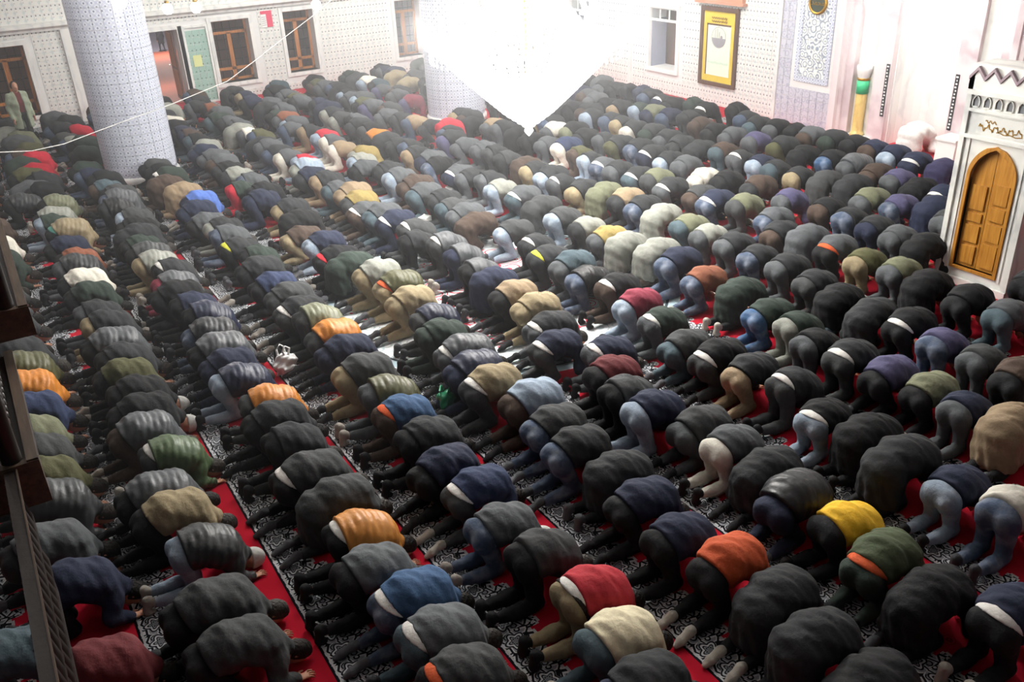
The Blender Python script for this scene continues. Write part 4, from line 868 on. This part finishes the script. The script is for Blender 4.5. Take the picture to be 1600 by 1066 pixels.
for n_, f in enumerate(folk):
    r = random.Random(n_*13+5); top, bot, kind, fl = choose(f[2]); pose = r.choice((0, 0, 1, 2, 3, 3)) if kind != 'c' else r.choice((0, 1, 3))
    if bot in ('j', 'lb', 'b') and pose == 1: pose = 3
    x, y, sc, rz, sz = place(f, r)
    ct = jit(COLS[top][0], r); cb = jit(COLS[bot][0], r); skc = jit(r.choice(('1b1b1d', '1b1b1d', '232325', '3a3b3e', '55565a', '9a958c')), r)
    hairc = jit(r.choice(('15120f', '1a1613', '241d18', '3a3632')), r)
    if n_ < LIM:
        K = KITS[pose]
        root = bpy.data.objects.new('person', K['body']); link(root); root.location = (x, y, .0); root.rotation_euler = (0, 0, rz); root.scale = (sc, sc*.94, sz)
        gar = {'p': 'jacket', 'q': 'quilted jacket', 'c': 'long coat'}[kind]
        part('coat' if kind == 'c' else 'jacket', K[{'p': 'jacket', 'q': 'quilted', 'c': 'coat'}[kind]], root, ct)
        part('trousers', K['jeans' if bot in ('j', 'lb', 'b') else 'trousers'], root, cb)
        for s in 'LR': part('sock', K['sock'+s], root, skc)
        if 'h' in fl: part('cap', K['cap'], root, 'cfcfca', 'white knitted cap')
        else: part('hair', K['hair'], root, hairc)
        extra = ''
        for q, hexc, w_ in (('s', 'd8d6d0', 'white shirt showing'), ('y', 'b8b83a', 'lime hem'), ('o', 'c4552c', 'orange hem'), ('r', 'c02c38', 'red hem'), ('t', '4f8a80', 'teal hem')):
            if q in fl:
                part('shirt', K['shirt'], root, hexc, w_.replace(' showing', ' below the jacket')); extra = ' with '+w_
        if top == 'R': part('belt', K['belt'], root, '1c1a18', 'black leather belt')
        if 'h' in fl: extra = ' with white cap'
        rw = ROWW.get(f[3], ordw(f[3]+1)+' row from balcony'); bn = COLS[bot][1]+(' jeans' if bot in ('j', 'lb', 'b') else ' trousers'); bn = bn.replace('denim jeans', 'jeans')
        if kind == 'c': bn = ''
        lab = 'person in %s %s%s, %s, %s from near end' % (COLS[top][1], gar, (' and '+bn if bn and not extra else extra), rw, ordw(f[4]))
        if len(lab.split()) > 16: lab = 'person in %s %s%s, %s, %s from near end' % (COLS[top][1], gar, extra if extra else '', rw, ordw(f[4]))
        if len(lab.split()) > 16: lab = 'person in %s %s, %s, %s from near end' % (COLS[top][1], gar, rw, ordw(f[4]))
        tag(root, lab, 'person', 'worshippers kneeling in rows on the carpet')
    else:
        L = LOWK[pose]; c_, s_ = math.cos(rz), math.sin(rz)
        for key, col in ((('coat' if kind == 'c' else 'jacket'), ct), ('trousers', cb), ('hair', hairc), ('sockL', skc), ('sockR', skc), ('body', lin('b98468')))+((('shirt', lin('d8d6d0')),) if 's' in fl else ()):
            v, q = L[key]; w_ = v*np.array((sc, sc*.94, sz), np.float32)
            far_v.append(np.stack([w_[:, 0]*c_-w_[:, 1]*s_+x, w_[:, 0]*s_+w_[:, 1]*c_+y, w_[:, 2]], 1)); far_f.append(q+off_); off_ += len(v)
            far_c.append(np.tile(np.array(col, np.float32), (len(v), 1)))
m = to_mesh('crowd', (np.concatenate(far_v), np.concatenate(far_f)), M_CROWD)
at = m.color_attributes.new('tint', 'FLOAT_COLOR', 'POINT'); at.data.foreach_set('color', np.concatenate(far_c).ravel())
o = bpy.data.objects.new('crowd', m); link(o); tag(o, 'farther rows of kneeling people massed toward the door and far walls', 'crowd', kind='stuff')
print('people', len(folk), 'crowd faces', len(m.polygons))
# ------------------------------------------------------------------ the white robed person before the niche
def solo(x, y, rz, lab, parts, pose=0, sc=1.0):
    K = KITS[pose]; root = bpy.data.objects.new('person', K['body']); link(root); root.location = (x, y, 0); root.rotation_euler = (0, 0, rz); root.scale = (sc,)*3
    for nm, key, col in parts: part(nm, K[key], root, col)
    return tag(root, lab, 'person')
im = solo(16.25, 11.15, 0, 'person prostrating in a white robe and cap alone before the niche', (('robe', 'coat', 'dedad6'), ('trousers', 'trousers', 'cfcbc6'), ('cap', 'cap', 'e2e0dc'), ('sock', 'sockL', '2a2a2c'), ('sock', 'sockR', '2a2a2c')), 0, 1.08)
# white draped stand beside the niche
st = empty('draped_stand', (16.15, 10.2, 0), 0, 'low white draped stand on the red rug right of the niche', 'stand')
q = MB(); q.prism([(-.22, 0), (.22, 0), (.19, .55), (-.19, .55)], -.2, .2); q.obj('drape', M_PAPER, st, bevel=.03); MB().box((-.24, -.22, .55), (.24, .22, .60)).obj('top', M_PAPER, st, bevel=.02)
# ------------------------------------------------------------------ standing people
def standing(x, y, rz, lab, coat_c, in_c, leg_c, sc=1.0, stride=0.0):
    D = V3
    hc = (0.02, 0, 1.60)
    def legs(p, r):
        d = cap(p, (0, 0, .95), (0, 0, 1.02), .12+r, .12+r, 1.3)
        for s in (-1, 1):
            kx = stride*s
            d = smin(d, smin(cap(p, (0, s*.09, .90), (kx*.6+.02, s*.10, .50), .088+r, .06+r), cap(p, (kx*.6+.02, s*.10, .50), (kx, s*.10, .09), .06+r, .043+r), .03), .03)
        return d
    def tor(p, r): return smin(cap(p, (0, 0, 1.0), (.01, 0, 1.2), .12+r, .125+r, 1.35), cap(p, (.01, 0, 1.2), (0, 0, 1.36), .125+r, .10+r, 1.55), .05)
    def arm(p, r):
        d = None
        for s in (-1, 1):
            a = smin(cap(p, (0, s*.19, 1.38), (-.03, s*.25, 1.10), .056+r, .045+r), cap(p, (-.03, s*.25, 1.10), (.06, s*.25, .86), .045+r, .03+r), .02); d = a if d is None else np.minimum(d, a)
        return d
    def shoe(s): return lambda p: smax(smin(cap(p, (stride*s-.05, s*.10, .06), (stride*s+.16, s*.11, .04), .05, .04), cap(p, (stride*s, s*.10, .05), (stride*s, s*.10, .12), .05, .045), .03), -p[..., 2], .005)
    def body(p):
        d = smin(smin(tor(p, -.015), legs(p, -.01), .03), arm(p, -.006), .03); d = smin(d, cap(p, (0, 0, 1.40), (.01, 0, 1.54), .06, .055), .03)
        return smin(d, head(p, hc, np.array((0, 0, 1.)), np.array((1., 0, 0))), .02)
    lo, hi = (-.4, -.45, -.02), (.45, .45, 1.78)
    hands = [hand((.06, s*.25, .87), (.2, 0, -1), (0, s, 0), 1 if s < 0 else -1) for s in (-1, 1)]
    root = bpy.data.objects.new('person', to_mesh('person', join([surf(body, lo, hi, .016)]+hands), M_SKIN)); link(root); root.location = (x, y, 0); root.rotation_euler = (0, 0, rz); root.scale = (sc,)*3
    def coat(p):
        d = smin(smin(tor(p, .03), arm(p, .018), .03), cap(p, (0, 0, 1.05), (0, 0, .62), .16, .19, 1.25), .05); d = smax(d, .58-p[..., 2], .01)
        d = smax(d, -smax(.02-p[..., 0], np.abs(p[..., 1])-.06-.05*np.clip(1.2-p[..., 2], 0, 1), .01), .008); return d-.004*np.sin(p[..., 2]*30+p[..., 1]*18)
    part('coat', to_mesh('coat', surf(coat, lo, hi, .018), M_FAB), root, coat_c); part('shirt', to_mesh('shirt', surf(lambda p: smax(tor(p, .008), .9-p[..., 2], .01), lo, hi, .018), M_FAB), root, in_c)
    part('trousers', to_mesh('trousers', surf(lambda p: smax(legs(p, .006), .10-p[..., 2], .01), lo, hi, .018), M_FAB), root, leg_c)
    for s in (-1, 1): part('shoe', to_mesh('shoe', surf(shoe(s), lo, (.45, .45, .3), .012), M_FAB), root, '1a1a1b')
    hq = lambda p: smax(smax(ell(p, hc, ((0, 0, 1), (1, 0, 0), (0, 1, 0)), (.124, .110, .088)), (p[..., 0]-.065), .01), 1.55-p[..., 2], .01)
    part('hair', to_mesh('hair', surf(hq, (-.2, -.2, 1.4), (.2, .2, 1.8), .01, 0), M_HAIR), root, '1c1714')
    return tag(root, lab, 'person')
standing(1.05, 24.9, -1.2, 'person standing in a pale sage coat beside the leftmost oak window', '9aa48e', '6a2e30', '2a2c2c', .98)
wp = sight(253, 72, 74); WZ = wp.z; wk = standing(wp.x, 74, 1.9, 'person in dark clothes walking far off on the red court', '2a2c34', '25262c', '22242a', 1.0, .16); wk.location.z = -.005-4.795*(74-YW-.55)/(75-YW-.55)
# ------------------------------------------------------------------ bags and papers left between the rows
def bag(px, py, lab, mat, w_, h_, z=0.0, seed=0, rz=0.0):
    d = r2*((px-800)/FOC)+d2*((py-533)/FOC)+fw; k = (z+h_*.45-H)/d.z; x, y = d.x*k, d.y*k; rg = np.random.default_rng(seed); ph = rg.uniform(0, 6, 6)
    def fn(p):
        q = ell(p, (0, 0, h_*.42), ((1, 0, 0), (0, 1, 0), (0, 0, 1)), (w_*.5, w_*.36, h_*.46))
        q = q+.014*np.sin(p[..., 0]*38+ph[0])*np.sin(p[..., 1]*33+ph[1])+.012*np.sin(p[..., 2]*41+p[..., 0]*20+ph[2])+.006*np.sin(p[..., 1]*80+p[..., 2]*60+ph[3])
        return smax(q, .004-p[..., 2], .01)
    o = bpy.data.objects.new('plastic_bag', to_mesh('plastic_bag', surf(fn, (-w_, -w_, -.02), (w_, w_, h_*1.2), .012, 0), mat)); link(o); o.location = (x, y, z); o.rotation_euler = (0, 0, rz)
    for s in (-1, 1):
        MB().tube([(-.05*s-.02, .03*s, h_*.7), (-.06*s, .05*s, h_*1.05), (.0, .05*s, h_*1.2), (.05*s, .05*s, h_*1.05), (.03*s+.02, .03*s, h_*.7)], [.018, .012, .010, .012, .018], 6).obj('handle', mat, o, True)
    return tag(o, lab, 'bag')
bag(446, 568, 'white plastic bag on the grey carpet band behind kneeling feet', M_BAGW, .30, .34, 0, 1, .4)
bag(697, 624, 'green plastic bag on the carpet ahead of the blue jacket', M_BAGG, .26, .24, 0, 2, .9)
bag(158, 290, 'white plastic bag near the foot of the left tiled pillar', M_BAGW, .26, .26, 0, 3)
for px, py, lab in ((706, 298, 'white paper packet among the middle rows below the chandelier'), (664, 347, 'white paper packet lying two rows nearer than the first packet')):
    d = r2*((px-800)/FOC)+d2*((py-533)/FOC)+fw; k = (.1-H)/d.z
    o = MB().box((-.10, -.08, .0), (.10, .08, .2)).obj('paper_packet', M_PAPER, None, bevel=.012); o.location = (d.x*k, d.y*k, 0); o.rotation_euler = (0, 0, .5)
    MB().prism([(-.10, .2), (.10, .2), (.0, .25)], -.01, .01).obj('folded_top', M_PAPER, o); tag(o, lab, 'packet')
# ------------------------------------------------------------------ carved wooden balcony edge beside the camera
bal = empty('wooden_balcony', (0, 0, 0), 0, 'dark carved wooden balcony rail at the left edge near the camera', 'balcony')
M_TANW = wood('worn_tan_wood', '3a2d22', '5c4a3a', .65, 1)
for (x1, y0, y1, zt, th) in ((-.035, 6.0, 10.6, 3.06, .16), (-.20, 4.62, 6.1, 2.74, .22)):
    MB().box((x1-1.0, y0, zt-th), (x1, y1, zt)).obj('slab', M_DARKW, bal, bevel=.012)
    MB().box((x1-.045, y0-.01, zt), (x1+.01, y1, zt+.03)).obj('edge_trim', M_TANW, bal, bevel=.008)
    MB().box((x1-1.0, y0-.02, zt-th-.02), (x1+.012, y0+.03, zt+.02)).obj('front_fascia', M_TANW, bal, bevel=.01)
    sp = MB().lathe([(.012, 0), (.03, .02), (.03, .05), (.012, .07), (.028, .11), (.034, .15), (.028, .19), (.012, .23), (.03, .25), (.03, .28), (.012, .30), (.026, .34), (.030, .38), (.012, .42), (.02, .46)], n=10).mesh('spindle', M_DARKW, True)
    n_ = int((y1-y0)/.085)
    for k in range(n_):
        o = bpy.data.objects.new('spindle', sp); link(o, bal); o.location = (x1-.11, y0+.05+k*.085, zt)
    for k in range(7):
        o = bpy.data.objects.new('spindle', sp); link(o, bal); o.location = (x1-.20-k*.085, y0+.05, zt)
    MB().box((x1-.15, y0, zt+.45), (x1-.07, y1, zt+.50)).obj('handrail', M_DARKW, bal, bevel=.012)
    MB().box((x1-1.0, y0+.01, zt+.45), (x1-.07, y0+.09, zt+.50)).obj('handrail', M_DARKW, bal, bevel=.012)
    MB().lathe([(.05, 0), (.05, .5), (.07, .52), (.05, .58), (.02, .62), (0, .63)], (x1-.11, y0+.05, zt), 12).obj('newel_post', M_DARKW, bal, True)
# lower run of the balustrade coming toward the camera
MB().box((-.36, 2.7, 2.70), (-.30, 4.62, 2.74)).obj('handrail', M_DARKW, bal, bevel=.01); MB().box((-.304, 2.7, 2.735), (-.296, 4.62, 2.745)).obj('edge_trim', M_TANW, bal)
MB().box((-.37, 2.7, 1.9), (-.31, 4.62, 1.98)).obj('bottom_rail', M_DARKW, bal, bevel=.01)
sp2 = MB().lathe([(.022, 0), (.04, .1), (.045, .2), (.022, .3), (.04, .4), (.045, .5), (.022, .62), (.03, .72)], n=10).mesh('spindle', M_DARKW, True)
for k in range(20):
    o = bpy.data.objects.new('spindle', sp2); link(o, bal); o.location = (-.34, 2.75+k*.095, 1.98)
MB().box((-1.6, 2.7, 2.0), (-.75, 4.62, 2.7)).obj('panel', M_DARKW, bal)
